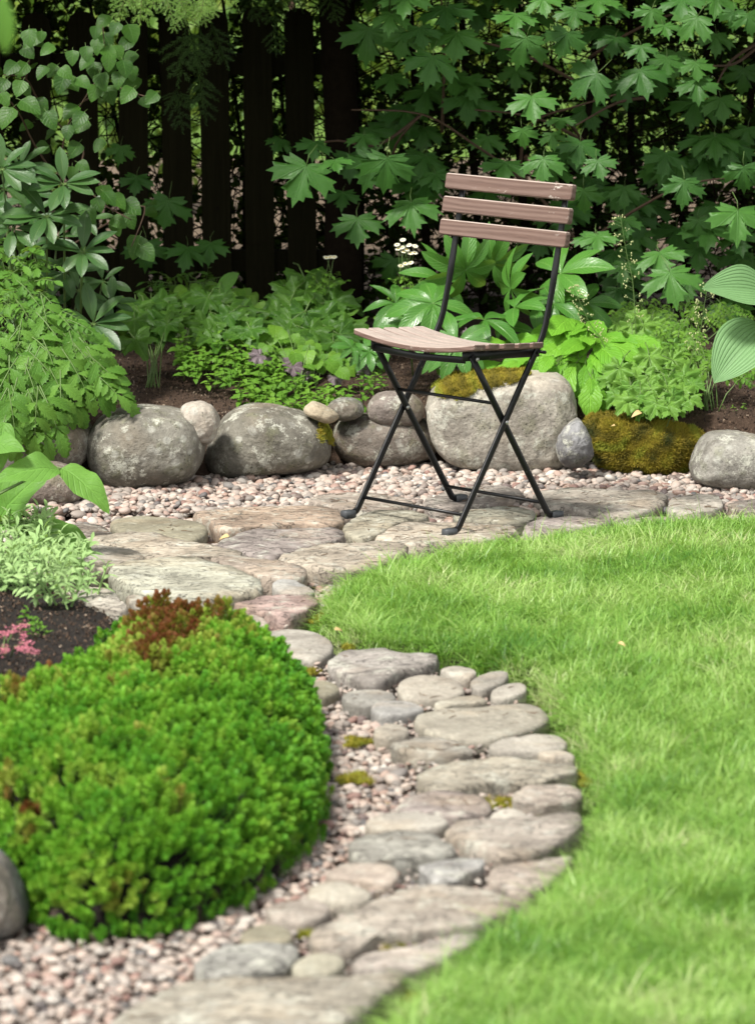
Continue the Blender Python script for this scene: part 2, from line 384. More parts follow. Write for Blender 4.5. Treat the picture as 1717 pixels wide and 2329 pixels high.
M_heuch = leaf_mat('heuchera_leaf', (.060, .165, .022), (.14, .27, .042), .40, 'maple', .35, trans=.25, bumpd=.004)
M_purple = leaf_mat('purple_leaf', (.075, .05, .055), (.17, .14, .15), .38, 'maple', .5, vcol=(.06, .03, .06), trans=.1)
M_silver = leaf_mat('silver_leaf', (.19, .33, .11), (.32, .46, .19), .62, 'pinnate', .2, 4, trans=.25)
M_cream = plain_mat('cream_petal', (.80, .78, .60), .6, 90, .15)
M_yel = plain_mat('yellow_flower_centre', (.65, .48, .06), .7, 90, .2)
M_pink = plain_mat('pink_petal', (.62, .20, .26), .6, 90, .25)
M_needle = leaf_mat('spruce_needle', (.016, .042, .008), (.045, .095, .018), .5, None, 0, trans=.12)
M_tipn = leaf_mat('pale_spruce_needle', (.07, .15, .022), (.12, .22, .035), .5, None, 0, trans=.2)  # paler needle colour for the tip twigs
M_sedum = leaf_mat('sedum_leaf', (.05, .18, .02), (.1, .3, .03), .40, None, 0, trans=.25,
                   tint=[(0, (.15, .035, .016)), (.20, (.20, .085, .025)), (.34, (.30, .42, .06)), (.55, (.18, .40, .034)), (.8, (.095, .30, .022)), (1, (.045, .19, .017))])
M_moss = inst_ramp_mat('moss', [(0, (.035, .045, .006)), (.35, (.16, .125, .012)), (.6, (.30, .23, .018)), (1, (.26, .29, .028))], .8, .15, attr='tint')
M_grass = inst_ramp_mat('grass', [(0, (.060, .18, .022)), (.3, (.155, .33, .045)), (.6, (.285, .48, .10)), (.85, (.41, .58, .18)), (1, (.54, .56, .30))], .42, .35, attr='tint', spec=.4)
M_farleaf = inst_ramp_mat('far_leaf', [(0, (.03, .09, .01)), (.5, (.09, .19, .025)), (1, (.22, .30, .05))], .5, .3)
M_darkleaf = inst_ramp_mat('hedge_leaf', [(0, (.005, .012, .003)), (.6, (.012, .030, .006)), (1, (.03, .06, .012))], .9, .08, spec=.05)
M_dead = plain_mat('fallen_leaf', (.50, .36, .16), .6, 60, .4)

# ------------------------------------------------------------ geometry-node scattering for stuff
_src = 0
def scatter(name, pts, meshes, kind='stuff', parent=None, label=None, cat=None):
    """pts: list of (loc, euler, scale, pick, tint); alike small pieces kept as one object"""
    global _src; _src += 1
    coll = bpy.data.collections.new(name + '_sources')
    for i, m in enumerate(meshes):
        coll.objects.link(bpy.data.objects.new('%s_source_%02d' % (name, i), m))
    me = bpy.data.meshes.new(name); org = Matrix.Identity(4)
    me.from_pydata([tuple(p[0]) for p in pts], [], [])
    def attr(nm, ty, key, vals):
        a = me.attributes.new(nm, ty, 'POINT'); a.data.foreach_set(key, vals)
    attr('rot', 'FLOAT_VECTOR', 'vector', [c for p in pts for c in p[1]])
    attr('scl', 'FLOAT', 'value', [p[2] for p in pts])
    attr('pick', 'INT', 'value', [p[3] for p in pts])
    attr('tint', 'FLOAT', 'value', [p[4] for p in pts])
    g = bpy.data.node_groups.new(name + '_scatter', 'GeometryNodeTree')
    g.interface.new_socket('Geometry', in_out='INPUT', socket_type='NodeSocketGeometry')
    g.interface.new_socket('Geometry', in_out='OUTPUT', socket_type='NodeSocketGeometry')
    gi = g.nodes.new('NodeGroupInput'); go = g.nodes.new('NodeGroupOutput')
    ip = g.nodes.new('GeometryNodeInstanceOnPoints'); ci = g.nodes.new('GeometryNodeCollectionInfo')
    ci.inputs['Collection'].default_value = coll; ci.inputs['Separate Children'].default_value = True; ci.inputs['Reset Children'].default_value = True
    def na(nm, ty):
        n = g.nodes.new('GeometryNodeInputNamedAttribute'); n.data_type = ty; n.inputs[0].default_value = nm; return n.outputs[0]
    L = g.links.new
    L(gi.outputs[0], ip.inputs['Points']); L(ci.outputs[0], ip.inputs['Instance'])
    ip.inputs['Pick Instance'].default_value = True
    L(na('pick', 'INT'), ip.inputs['Instance Index']); L(na('scl', 'FLOAT'), ip.inputs['Scale'])
    er = g.nodes.new('FunctionNodeEulerToRotation'); L(na('rot', 'FLOAT_VECTOR'), er.inputs[0]); L(er.outputs[0], ip.inputs['Rotation'])
    L(ip.outputs[0], go.inputs[0])
    o = ob(name, me, parent, None, label, cat, kind)
    md = o.modifiers.new('scatter', 'NODES'); md.node_group = g
    return o
def rot_to(n, spin):
    q = Vector(n).to_track_quat('Z', 'Y'); return tuple((q.to_matrix() @ Matrix.Rotation(spin, 3, 'Z')).to_euler())
#PART2
# ------------------------------------------------------------ ground
LAWN_PX = [(2000,1195),(1717,1192),(1600,1192),(1450,1203),(1300,1222),(1180,1238),(1080,1252),(990,1268),(880,1292),(800,1315),(745,1338),(722,1368),(705,1400),(720,1430),(770,1452),(830,1478),(905,1486),(990,1500),(1090,1520),(1165,1540),(1215,1570),(1255,1620),(1290,1690),(1318,1750),(1328,1830),(1322,1905),(1290,1975),(1215,2040),(1165,2090),(1095,2140),(1010,2185),(950,2235),(900,2290),(830,2345),(700,2480),(640,2700),(2500,2700),(3200,1195)]
LAWN = gxy(LAWN_PX)
PLAT_PX = [(-700,1330),(-100,1310),(60,1335),(190,1390),(330,1460),(450,1540),(560,1620),(560,1760),(430,1920),(200,2010),(60,2060),(-100,2080),(-700,2080)]
PLAT = gxy(PLAT_PX)
MOUND_PX = [(-160,2020),(40,2050),(130,2092),(210,2112),(350,2100),(470,2062),(560,2020),(640,1950),(700,1890),(712,1820),(722,1740),(712,1670),(682,1612),(640,1562),(570,1545),(470,1525),(360,1520),(270,1535),(215,1590),(120,1660),(20,1720),(-160,1760)]
MOUND = gxy(MOUND_PX)
def bed_front(x): return 10.99 - .22 * smooth((-x - .15) / .35) + .01 * ns(x, 0, 0, 3) - .15 * smooth((x - .55) / .2)
def mound_h(x, y):
    if not inside(x, y, MOUND): return 0
    d = edge_dist(x, y, MOUND); t = min(1, d / .20)
    return (.150 + .030 * ns(x, y, 5, 5) - .03 * smooth((y - 7.4) / .5) * smooth((-.45 - x) / .2)) * sqrt(max(0, 1 - (1 - t) ** 2)) ** 1.1
def gz(x, y):
    z = -.045
    b = smooth((y - bed_front(x)) / .13)
    z += b * (.165 + .03 * max(0, min(y, 13) - 11) + .018 * ns(x, y, 2, 6))
    if inside(x, y, PLAT): z += .125 * smooth(edge_dist(x, y, PLAT) / .12) + .008 * ns(x, y, 3, 12)
    if inside(x, y, LAWN): z += .05 * smooth(edge_dist(x, y, LAWN) / .06)
    if 6 < y < 9:
        mh = mound_h(x, y)
        if mh > 0: z = max(z, mh * .9 - .025)
    if y > 14: z -= .06 * smooth((y - 14) / 2)
    return z
def axis(a, b, st, far, grow=1.35):
    xs = []; v = a
    while v <= b: xs.append(v); v += st
    d = st; v = b
    while v < far[1]: d *= grow; v += d; xs.append(v)
    d = st; v = a; pre = []
    while v > far[0]: d *= grow; v -= d; pre.append(v)
    return pre[::-1] + xs
def build_ground():
    xs = axis(-1.6, 1.9, .03, (-150, 150)); ys = axis(4.9, 13.0, .03, (-60, 300))
    mb = MB(); nx = len(xs)
    for y in ys:
        for x in xs:
            z = gz(x, y)
            if y > bed_front(x) and y < 13: z += .006 * ns(x, y, 1, 30)
            mb.v.append(Vector((x, y, z))); mb.uv.append((0, 0))
    for j in range(len(ys) - 1):
        for i in range(nx - 1):
            a = j * nx + i; mb.f.append([a, a + 1, a + nx + 1, a + nx])
            x, y = (xs[i] + xs[i + 1]) / 2, (ys[j] + ys[j + 1]) / 2
            if y > 18.5 or y < 4.5 or abs(x) > 6: m = 4
            elif y > 13.2: m = 3
            elif y > bed_front(x) - .05: m = 1
            elif inside(x, y, PLAT) or mound_h(x, y) > .02: m = 2
            elif inside(x, y, LAWN): m = 0
            else: m = 5
            mb.m.append(m)
    me = mb.mesh('ground', [M_thatch, M_soil, M_dark, M_fargravel, M_farlawn, M_gbase])
    ob('ground', me, kind='structure', label='garden ground of soil beds, gravel bedding and lawn turf')
M_fargravel = soil_mat('far_gravel', (.07, .05, .03), (.27, .20, .14), .5)
M_farlawn = soil_mat('far_lawn', (.05, .12, .012), (.14, .24, .03), .3)
build_ground()

# ------------------------------------------------------------ stone path
ZS = {1: (0, 1080, 2.0), 2: (700, 1050, 2.0), 3: (1200, 1000, 3.195), 4: (560, 1400, 2.0), 5: (600, 1700, 2.0), 6: (400, 1940, 2.0)}
GREY, TAN, OLIV, RUST, PURP, PALE, WARM, DARKS, BLUE, REDS = (.34,.32,.28), (.44,.37,.28), (.28,.26,.16), (.40,.27,.18), (.29,.24,.235), (.50,.46,.39), (.42,.34,.28), (.16,.13,.12), (.36,.37,.37), (.40,.25,.23)
STONES = [
 (1, OLIV, 'r', [(490,225),(540,205),(620,196),(760,200),(900,215),(950,240),(945,275),(900,295),(850,305),(780,290),(700,275),(530,270)]),
 (1, RUST, 'f', [(870,195),(920,180),(1000,165),(1200,150),(1400,142),(1500,150),(1560,175),(1568,220),(1540,245),(1400,235),(1200,248),(1080,262),(990,262),(955,240),(940,215)]),
 (2, WARM, 'f', [(-15,185),(60,150),(200,140),(330,140),(440,160),(500,185),(420,210),(300,232),(200,232),(130,212),(40,200)]),
 (1, PURP, 'f', [(980,315),(1060,290),(1080,265),(1250,250),(1450,250),(1560,262),(1580,285),(1520,310),(1400,330),(1290,360),(1240,385),(1150,365),(1060,345),(990,330)]),
 (1, TAN, 'f', [(375,310),(450,285),(640,267),(720,275),(800,300),(900,320),(1010,340),(1090,355),(1130,375),(1000,385),(850,385),(720,400),(640,365),(560,335),(420,325)]),
 (1, GREY, 'f', [(190,335),(400,322),(560,340),(640,365),(665,400),(600,420),(520,440),(470,455),(350,440),(200,400)]),
 (1, DARKS, 'f', [(300,237),(380,227),(470,237),(525,265),(500,280),(420,292),(330,288),(100,312),(90,272),(200,252)]),
 (1, (.46,.47,.36), 'f', [(490,450),(560,420),(700,402),(860,390),(950,412),(1060,432),(1140,465),(1210,510),(1200,540),(1080,560),(960,570),(860,580),(740,575),(640,555),(520,500)]),
 (1, WARM, 'f', [(940,378),(1050,372),(1200,385),(1300,405),(1400,442),(1400,480),(1350,495),(1230,490),(1150,465),(1060,430),(990,410)]),
 (1, TAN, 'f', [(1250,388),(1320,355),(1450,330),(1600,310),(1760,300),(1850,320),(1860,370),(1700,430),(1500,440),(1400,430),(1300,402)]),
 (1, BLUE, 'r', [(1235,500),(1290,483),(1360,500),(1450,545),(1400,560),(1300,550),(1240,535)]),
 (1, REDS, 'f', [(1040,620),(1130,590),(1300,562),(1440,570),(1460,600),(1380,650),(1290,670),(1170,640)]),
 (1, PALE, 'f', [(340,545),(440,520),(530,550),(540,590),(600,640),(480,640),(380,600)]),
 (1, PALE, 'f', [(555,545),(700,568),(860,592),(840,640),(700,650),(620,620)]),
 (1, WARM, 'r', [(1110,645),(1180,650),(1230,690),(1200,725),(1120,700)]),
 (2, (.38,.36,.26), 'f', [(150,290),(220,250),(350,220),(470,225),(560,240),(530,265),(430,270),(330,325),(260,340),(180,325)]),
 (2, TAN, 'f', [(290,345),(380,292),(480,275),(620,275),(800,285),(950,292),(965,330),(900,345),(700,370),(480,385),(350,362)]),
 (2, (.19,.20,.15), 'f', [(640,245),(720,218),(850,208),(980,208),(1050,240),(1030,265),(950,280),(850,278),(740,268)]),
 (2, (.33,.28,.25), 'f', [(510,185),(600,145),(720,115),(860,105),(980,130),(990,165),(900,185),(740,198),(620,213),(540,205)]),
 (2, PURP, 'f', [(980,290),(1050,262),(1170,247),(1330,262),(1420,272),(1300,300),(1150,330),(1020,335),(975,325)]),
 (3, (.34,.30,.25), 'f', [(20,400),(90,352),(250,332),(480,347),(750,372),(960,382),(1030,410),(1000,470),(920,510),(780,560),(640,572),(480,542),(300,508),(150,490),(40,445)]),
 (3, PALE, 'f', [(1020,452),(1060,412),(1200,387),(1380,397),(1430,470),(1390,520),(1200,545),(1050,540),(1005,500)]),
 (3, DARKS, 'f', [(1445,470),(1560,442),(1700,422),(1800,470),(1700,540),(1550,530),(1445,500)]),
 (3, WARM, 'f', [(640,595),(900,562),(1150,552),(1250,575),(1100,610),(850,640),(700,640)]),
 (3, PALE, 'f', [(1430,555),(1560,545),(1640,570),(1560,595),(1450,590)]),
 (4, GREY, 'r', [(70,95),(130,75),(260,75),(350,100),(405,140),(390,185),(310,212),(200,200),(120,165)]),
 (4, WARM, 'r', [(110,180),(180,195),(240,250),(265,310),(250,360),(190,300)]),
 (4, (.36,.33,.31), 'f', [(370,210),(450,175),(620,165),(700,195),(870,200),(885,235),(800,270),(700,285),(620,335),(520,330),(430,290),(370,250)]),
 (4, OLIV, 'r', [(260,330),(330,300),(410,315),(435,350),(350,385),(270,370)]),
 (4, (.30,.30,.28), 'r', [(420,385),(470,350),(600,342),(670,360),(690,390),(600,415),(500,420)]),
 (4, (.42,.38,.31), 'r', [(680,330),(720,297),(850,282),(955,310),(1005,350),(970,385),(840,400),(720,395),(690,360)]),
 (4, (.42,.39,.33), 'r', [(865,265),(920,248),(1010,250),(1060,278),(1020,305),(940,292)]),
 (4, GREY, 'r', [(1010,320),(1060,290),(1160,272),(1200,285),(1180,325),(1080,358),(1030,350)]),
 (4, PALE, 'r', [(1105,365),(1150,330),(1240,310),(1280,325),(1270,370),(1180,390),(1115,392)]),
 (4, (.44,.41,.32), 'r', [(840,415),(920,382),(1040,365),(1095,380),(1100,398),(960,412),(880,430)]),
 (4, (.40,.37,.29), 'r', [(755,470),(850,432),(1000,418),(1150,398),(1290,385),(1370,420),(1385,465),(1330,505),(1200,550),(1100,582),(950,570),(830,545),(770,510)]),
 (4, BLUE, 'r', [(550,430),(620,407),(740,405),(820,425),(790,450),(690,465),(600,470)]),
 (4, (.40,.36,.29), 'r', [(570,535),(640,490),(730,510),(750,550),(680,560),(590,560)]),
 (4, (.28,.26,.22), 'f', [(650,590),(720,570),(860,565),(980,590),(1045,625),(960,645),(850,640),(750,640),(680,620)]),
 (4, (.44,.41,.35), 'r', [(1080,610),(1180,575),(1330,540),(1430,550),(1475,600),(1430,630),(1280,638),(1150,640)]),
 (5, (.41,.37,.28), 'f', [(670,150),(760,95),(900,58),(1100,48),(1290,78),(1420,98),(1440,130),(1330,165),(1200,180),(1050,185),(900,200),(760,200)]),
 (5, PALE, 'r', [(1225,52),(1340,42),(1410,60),(1420,82),(1280,70)]),
 (5, PURP, 'f', [(600,260),(680,225),(830,208),(1000,230),(1050,280),(1000,310),(880,330),(740,305),(630,300)]),
 (5, (.40,.33,.27), 'f', [(1115,250),(1180,205),(1300,188),(1430,200),(1455,245),(1420,275),(1280,285),(1170,285)]),
 (5, (.47,.44,.38), 'r', [(450,360),(520,322),(700,315),(830,335),(850,372),(740,392),(600,395),(480,395)]),
 (5, PALE, 'r', [(1020,320),(1080,290),(1170,295),(1215,328),(1120,342),(1030,342)]),
 (5, (.38,.33,.28), 'f', [(810,390),(900,352),(1100,350),(1300,332),(1440,322),(1460,390),(1350,460),(1250,505),(1120,520),(980,490),(880,440)]),
 (5, (.34,.34,.30), 'f', [(370,480),(420,420),(560,402),(760,398),(860,460),(885,495),(800,512),(600,530),(420,530)]),
 (5, WARM, 'r', [(260,590),(340,552),(480,533),(600,540),(625,590),(590,630),(450,620),(330,605)]),
 (5, BLUE, 'f', [(690,570),(780,540),(900,522),(1030,545),(960,590),(860,630),(790,640),(740,600)]),
 (5, WARM, 'f', [(1030,575),(1120,545),(1300,515),(1430,500),(1380,560),(1340,610),(1230,690),(1110,680),(1060,640),(1010,620)]),
 (6, (.38,.35,.28), 'r', [(580,190),(650,150),(760,138),(860,170),(905,205),(850,245),(740,235),(640,225)]),
 (6, (.38,.32,.27), 'r', [(390,265),(480,232),(620,230),(715,258),(680,310),(580,335),(450,320)]),
 (6, (.39,.34,.28), 'f', [(595,420),(620,360),(760,310),(860,262),(950,205),(1150,170),(1380,175),(1530,232),(1550,290),(1420,350),(1250,370),(1050,385),(900,400),(860,440),(760,470),(640,470)]),
 (6, OLIV, 'r', [(280,400),(340,355),(440,340),(530,370),(535,420),(440,435),(320,430)]),
 (6, (.30,.31,.29), 'f', [(60,540),(160,470),(280,450),(420,432),(565,460),(555,520),(480,570),(330,580),(180,570)]),
 (6, (.40,.38,.27), 'r', [(515,550),(580,500),(680,480),(770,505),(770,560),(670,595),(550,595)]),
 (6, (.46,.40,.35), 'f', [(785,510),(850,462),(1000,452),(1150,422),(1300,380),(1400,398),(1330,450),(1200,505),(1100,545),(960,555),(820,568)]),
 (6, (.34,.31,.24), 'f', [(-260,740),(0,605),(180,585),(500,605),(800,602),(1000,575),(1070,592),(1000,650),(900,720),(820,800),(600,900),(200,960),(-200,900),(-380,840)]),
]
def chaikin(p, k=2):
    for _ in range(k):
        q = []
        for i in range(len(p)):
            a = p[i]; b = p[(i + 1) % len(p)]
            q.append((a[0]*.75+b[0]*.25, a[1]*.75+b[1]*.25)); q.append((a[0]*.25+b[0]*.75, a[1]*.25+b[1]*.75))
        p = q
    return p
def resample(p, n):
    L = [0]
    for i in range(len(p)):
        a = p[i]; b = p[(i + 1) % len(p)]; L.append(L[-1] + sqrt((a[0]-b[0])**2 + (a[1]-b[1])**2))
    out = []; j = 0
    for k in range(n):
        d = L[-1] * k / n
        while L[j + 1] < d: j += 1
        t = (d - L[j]) / max(1e-9, L[j+1] - L[j]); a = p[j % len(p)]; b = p[(j + 1) % len(p)]
        out.append((a[0]+(b[0]-a[0])*t, a[1]+(b[1]-a[1])*t))
    return out
path = bpy.data.objects.new('stone_path', None); COL.objects.link(path); path['kind'] = 'structure'
path['label'] = 'curved garden path of flat natural stones between lawn and gravel'; path.location = (0.1, 8.5, 0)
STONE_POLYS = []
def flagstone(px, color, style, idx, ztop=0.0):
    poly = gxy(px, 0.0)
    cx = sum(p[0] for p in poly) / len(poly); cy = sum(p[1] for p in poly) / len(poly)
    poly = [(cx + (x - cx) * .995, cy + (y - cy) * .975) for x, y in poly]
    STONE_POLYS.append(poly)
    rd = style == 'r'
    n = 56 if not rd else 44
    pl = resample(chaikin(poly, 2 if rd else 1), n)
    size = min(max(x for x, _ in pl) - min(x for x, _ in pl), max(y for _, y in pl) - min(y for _, y in pl))
    if rd: rings = [(.90, -.06), (.985, -.030), (1.0, -.014), (.992, -.006), (.97, -.001), (.9, .001), (.6, .002), (.3, .002)]
    else: rings = [(.95, -.07), (.985, -.035), (1.0, -.012), (.99, -.003), (.965, .002), (.8, .003), (.6, .004), (.4, .004), (.2, .004)]
    tx, ty = R.uniform(-.03, .03), R.uniform(-.02, .02); vs = []; fs = []
    for ri, (s, z) in enumerate(rings):
        for k, (x, y) in enumerate(pl):
            jag = 1 + (0 if rd else .055 * noise.noise(Vector((x * 30, y * 30, idx + ri * .6)))) + .02 * noise.noise(Vector((x * 14, y * 14, idx)))
            X = cx + (x - cx) * s * jag; Y = cy + (y - cy) * s * jag
            zz = ztop + z + (X - cx) * tx + (Y - cy) * ty
            if s < .99:
                amp = .003 if rd else .005
                zz += amp * noise.fractal(Vector((X * 9, Y * 14, idx)), .6, 2.2, 4)
            if not rd and s >= .985 and z > -.05: zz += .004 * noise.noise(Vector((x * 22, y * 22, idx + 4)))
            vs.append((X, Y, zz))
    vs.append((cx, cy, ztop + rings[-1][1] + .001))
    nr = len(rings)
    for r_ in range(nr - 1):
        for k in range(n):
            a = r_ * n + k; b = r_ * n + (k + 1) % n; fs.append([a, b, b + n, a + n])
    for k in range(n): fs.append([(nr - 1) * n + k, (nr - 1) * n + (k + 1) % n, nr * n])
    mb = MB(); c3 = Vector((cx, cy, 0)); mb.add([Vector(v) - c3 for v in vs], fs)
    me = mb.mesh('flagstone' if not rd else 'cobble', M_flag if not rd else M_cob)
    color = tuple(a * .78 + b * .22 for a, b in zip(color, (.54, .47, .35)))
    jk = R.uniform(.86, 1.1); j = lambda c: max(.05, c * jk)
    ob('path_stone', me, path, Matrix.Translation(c3), color=tuple(j(c) for c in color))
for i, (z, c, st, pts) in enumerate(STONES):
    ox, oy, s = ZS[z]; flagstone([(ox + a / s, oy + b / s) for a, b in pts], c, st, i, 0.0 if z in (2, 3) else R.uniform(.002, .012))

# ------------------------------------------------------------ pebbles
def pebble_mesh(seed):
    import bmesh
    bm = bmesh.new(); bmesh.ops.create_icosphere(bm, subdivisions=2, radius=1); r = random.Random(seed)
    sx, sy, sz = r.uniform(.9, 1.25), r.uniform(.7, .95), r.uniform(.5, .72)
    for v in bm.verts:
        k = 1 + .22 * noise.noise(v.co * 1.1 + Vector((seed * 7, 0, 0))) + .05 * noise.noise(v.co * 3 + Vector((0, seed * 5, 0)))
        v.co = Vector((v.co.x * sx, v.co.y * sy, v.co.z * sz)) * k
    me = bpy.data.meshes.new('pebble'); bm.to_mesh(me); bm.free(); me.materials.append(M_peb)
    me.polygons.foreach_set('use_smooth', [True] * len(me.polygons)); return me
PEB = [pebble_mesh(i + 1) for i in range(9)]
GRAV = gxy([(-300,1215),(-300,1085),(0,1080),(200,1062),(420,1025),(700,1005),(1000,995),(1717,1005),(2000,1020),(2000,1210),(1300,1225),(900,1290),(740,1350),(720,1400),(760,1480),(1050,1520),(1230,1570),(1330,1700),(1345,1900),(1250,2030),(1000,2190),(850,2329),(700,2420),(-300,2420),(-300,2080),(200,2030),(560,1960),(700,1800),(730,1700),(690,1560),(560,1450),(350,1420),(170,1330),(-300,1290)])
LINE = [(1380,600),(1400,620),(1500,690),(1560,770),(1620,840),(1680,885),(1750,935),(1830,900),(1880,825),(1940,785),(1995,730),(2040,690),(2090,595),(2140,540),(2180,430),(2240,330),(2400,200)]
def joint(x, y):
    q = Vector((x, y, -CAMH)); d = q.dot(FW); px = 858.5 + F * q.x / d; py = 1164.5 - F * q.dot(UP) / d
    if py < 1395: return False
    for (a, b), (c, e) in zip(LINE, LINE[1:]):
        if a <= py < c: return px > b + (e - b) * (py - a) / (c - a) + 14
    return False
def in_stone(x, y, m=.012):
    for p in STONE_POLYS:
        if inside(x, y, p) and edge_dist(x, y, p) > m: return True
    return False
pts = []
BB = [(min(x for x, _ in p), max(x for x, _ in p), min(y for _, y in p), max(y for _, y in p), p) for p in STONE_POLYS]
def blocked(x, y, m=.012):
    for a, b, c, d, p in BB:
        if a < x < b and c < y < d and inside(x, y, p) and edge_dist(x, y, p) > m: return True
    return False
yy = 5.3
while yy < 11.25:
    xx = -1.25
    while xx < 1.35:
        x = xx + U(-.008, .008); y = yy + U(-.008, .008)
        if inside(x, y, GRAV) and not blocked(x, y) and not (inside(x, y, PLAT) and edge_dist(x, y, PLAT) > .05):
            far = y > 9.9
            sz = (.0098 if far else .0078) * R.choice((.55, .7, .85, .95, 1, 1.15, 1.4, 1.65))
            if not far and R.random() < .04: sz *= 1.6
            jt = joint(x, y)
            if jt:
                sz *= .55
            z = (.012 if jt and y < 8.9 else 0) - .046 + U(.0, .018) + (.014 if y > 10.28 else (-.004 if y > 8.9 else .010))
            if not (jt and y < 9.4 and edge_dist(x, y, LAWN) < .05): pts.append(((x, y, z), (U(-.5, .5), U(-.5, .5), U(0, 6.28)), sz, R.randrange(9), 0))
        xx += .0122
    yy += .0122
scatter('gravel', pts, PEB, label='loose rounded pink and grey pebbles')

# ------------------------------------------------------------ boulders
def boulder(px, depth, mat, color, label, cat='boulder', contact=None, e=.62, flat=.8, amp=.03, seed=0, group='boulders edging the planting bed', name='boulder', push=.34, gnd=-.02):
    mx = max(p[1] for p in px); cY = contact or G(0, mx, gnd).y
    Yc = cY + depth * push
    ol = [P(a, b, Yc) for a, b in px]; ol = [(v.x, v.z) for v in ol]
    cx = (min(p[0] for p in ol) + max(p[0] for p in ol)) / 2; cz = (min(p[1] for p in ol) + max(p[1] for p in ol)) / 2
    sm = resample(chaikin(ol, 2), 96)
    def rad(th):
        dx, dz = cos(th), sin(th); best = 0
        for i in range(len(sm)):
            ax, az = sm[i - 1][0] - cx, sm[i - 1][1] - cz; bx, bz = sm[i][0] - cx, sm[i][1] - cz
            ex, ez = bx - ax, bz - az; den = dx * ez - dz * ex
            if abs(den) < 1e-12: continue
            t = (ax * ez - az * ex) / den; u = (ax * dz - az * dx) / den
            if t > 0 and -.001 <= u <= 1.001: best = max(best, t)
        return best
    N = 64; K = 26; rr = [rad(2 * pi * k / N) for k in range(N)]
    vs = [(0, -depth / 2, 0)]; fs = []
    for j in range(1, K):
        a = pi * j / K
        for k in range(N):
            th = 2 * pi * k / N; r_ = rr[k] * sin(a) ** e
            vs.append((r_ * cos(th), -depth / 2 * (abs(cos(a)) ** flat) * (1 if cos(a) > 0 else -1), r_ * sin(th)))
    vs.append((0, depth / 2, 0))
    S = max(rr)
    out = []
    for v in vs:
        v = Vector(v); n_ = noise.fractal(v * (2.2 / S) + Vector((seed * 3.7, 0, seed)), .8, 2.1, 5)
        n2 = noise.fractal(v * 30 + Vector((seed, 5, 0)), .7, 2.0, 3)
        fac = 1 if abs(v.y) > depth * .05 else .5
        out.append(v * (1 + amp * n_ * fac) + v.normalized() * n2 * .0016)
    for k in range(N):
        fs.append([0, 1 + k, 1 + (k + 1) % N])
        for j in range(K - 2):
            a = 1 + j * N + k; b = 1 + j * N + (k + 1) % N; fs.append([a, a + N, b + N, b])
        a = 1 + (K - 2) * N + k; b = 1 + (K - 2) * N + (k + 1) % N; fs.append([a, len(vs) - 1, b])
    mb = MB(); mb.add(out, fs); me = mb.mesh(name, mat)
    o = ob(name, me, None, Matrix.Translation((cx, Yc, cz)), label, cat, group=group, color=color)
    return o, out, Vector((cx, Yc, cz)), fs
B = {}
B['left_up'] = boulder([(-90,1010),(-60,965),(0,960),(80,945),(170,945),(208,965),(215,1010),(190,1060),(120,1090),(0,1090),(-90,1060)], .28, M_boul, (.32,.28,.23), 'pale grey boulder at the left edge half covered by hanging serrated leaves', contact=10.62, seed=1)
B['left_low'] = boulder([(30,1095),(60,1062),(110,1050),(150,1058),(185,1080),(203,1110),(185,1140),(100,1150),(40,1140)], .20, M_boul, (.24,.19,.15), 'small brown grey boulder below the pale one, beside the broad bright leaves', seed=2, amp=.04)
B['one'] = boulder([(195,1010),(203,975),(240,940),(300,925),(360,923),(420,932),(455,955),(472,1000),(464,1050),(440,1085),(400,1100),(330,1110),(280,1114),(230,1100),(203,1060)], .27, M_boul, (.235,.22,.175), 'large round grey boulder with white lichen spots and dark specks on its right half', seed=3, amp=.02)
B['two'] = boulder([(462,1040),(480,990),(500,958),(540,925),(600,918),(660,928),(720,952),(748,985),(756,1030),(740,1057),(690,1072),(600,1077),(520,1090),(478,1077)], .27, M_boul, (.215,.20,.155), 'long low brownish grey boulder with a moss tuft at its right end', seed=4, amp=.025)
B['three'] = boulder([(752,990),(765,960),(800,940),(860,932),(930,938),(975,955),(998,990),(997,1025),(970,1047),(900,1060),(830,1065),(790,1052),(760,1025)], .24, M_boul2, (.20,.165,.13), 'brown oval boulder directly behind the left legs of the chair', seed=5, amp=.015)
B['four'] = boulder([(742,925),(757,910),(780,904),(808,906),(828,920),(828,945),(790,958),(748,952)], .10, M_boul2, (.20,.19,.165), 'small dark grey round stone between the tan wedge and the pinkish stone', 'stone', contact=10.93, seed=6, amp=.02, group='small stones laid on the boulder edging')
B['five'] = boulder([(832,925),(850,897),(890,888),(940,895),(965,920),(964,960),(900,975),(838,960)], .13, M_boul, (.28,.23,.195), 'pinkish grey round stone peeping out above the brown oval boulder', 'stone', contact=10.95, seed=7, amp=.02, group='small stones laid on the boulder edging')
B['six'] = boulder([(685,937),(705,913),(722,914),(750,928),(776,945),(755,966),(712,952)], .09, M_cob, (.46,.39,.26), 'tan wedge shaped stone lying on the right end of the long low boulder', 'stone', contact=10.80, seed=8, amp=.05, e=.8, group='small stones laid on the boulder edging')
B['seven'] = boulder([(405,925),(440,912),(480,918),(500,945),(500,975),(480,1010),(450,1010),(425,970)], .12, M_boul, (.48,.45,.40), 'whitish angular stone wedged between the two biggest left boulders', 'stone', contact=10.66, seed=9, amp=.07, group='small stones laid on the boulder edging')
B['eight'] = boulder([(965,935),(972,910),(990,888),(1030,866),(1130,853),(1200,850),(1262,850),(1292,866),(1308,905),(1310,940),(1303,970),(1288,1025),(1268,1058),(1200,1072),(1120,1068),(1040,1054),(1000,1035),(975,985)], .30, M_boul, (.47,.43,.35), 'biggest pale angular boulder with a mossy top directly behind the chair', seed=10, amp=.055, e=.32, flat=.45)
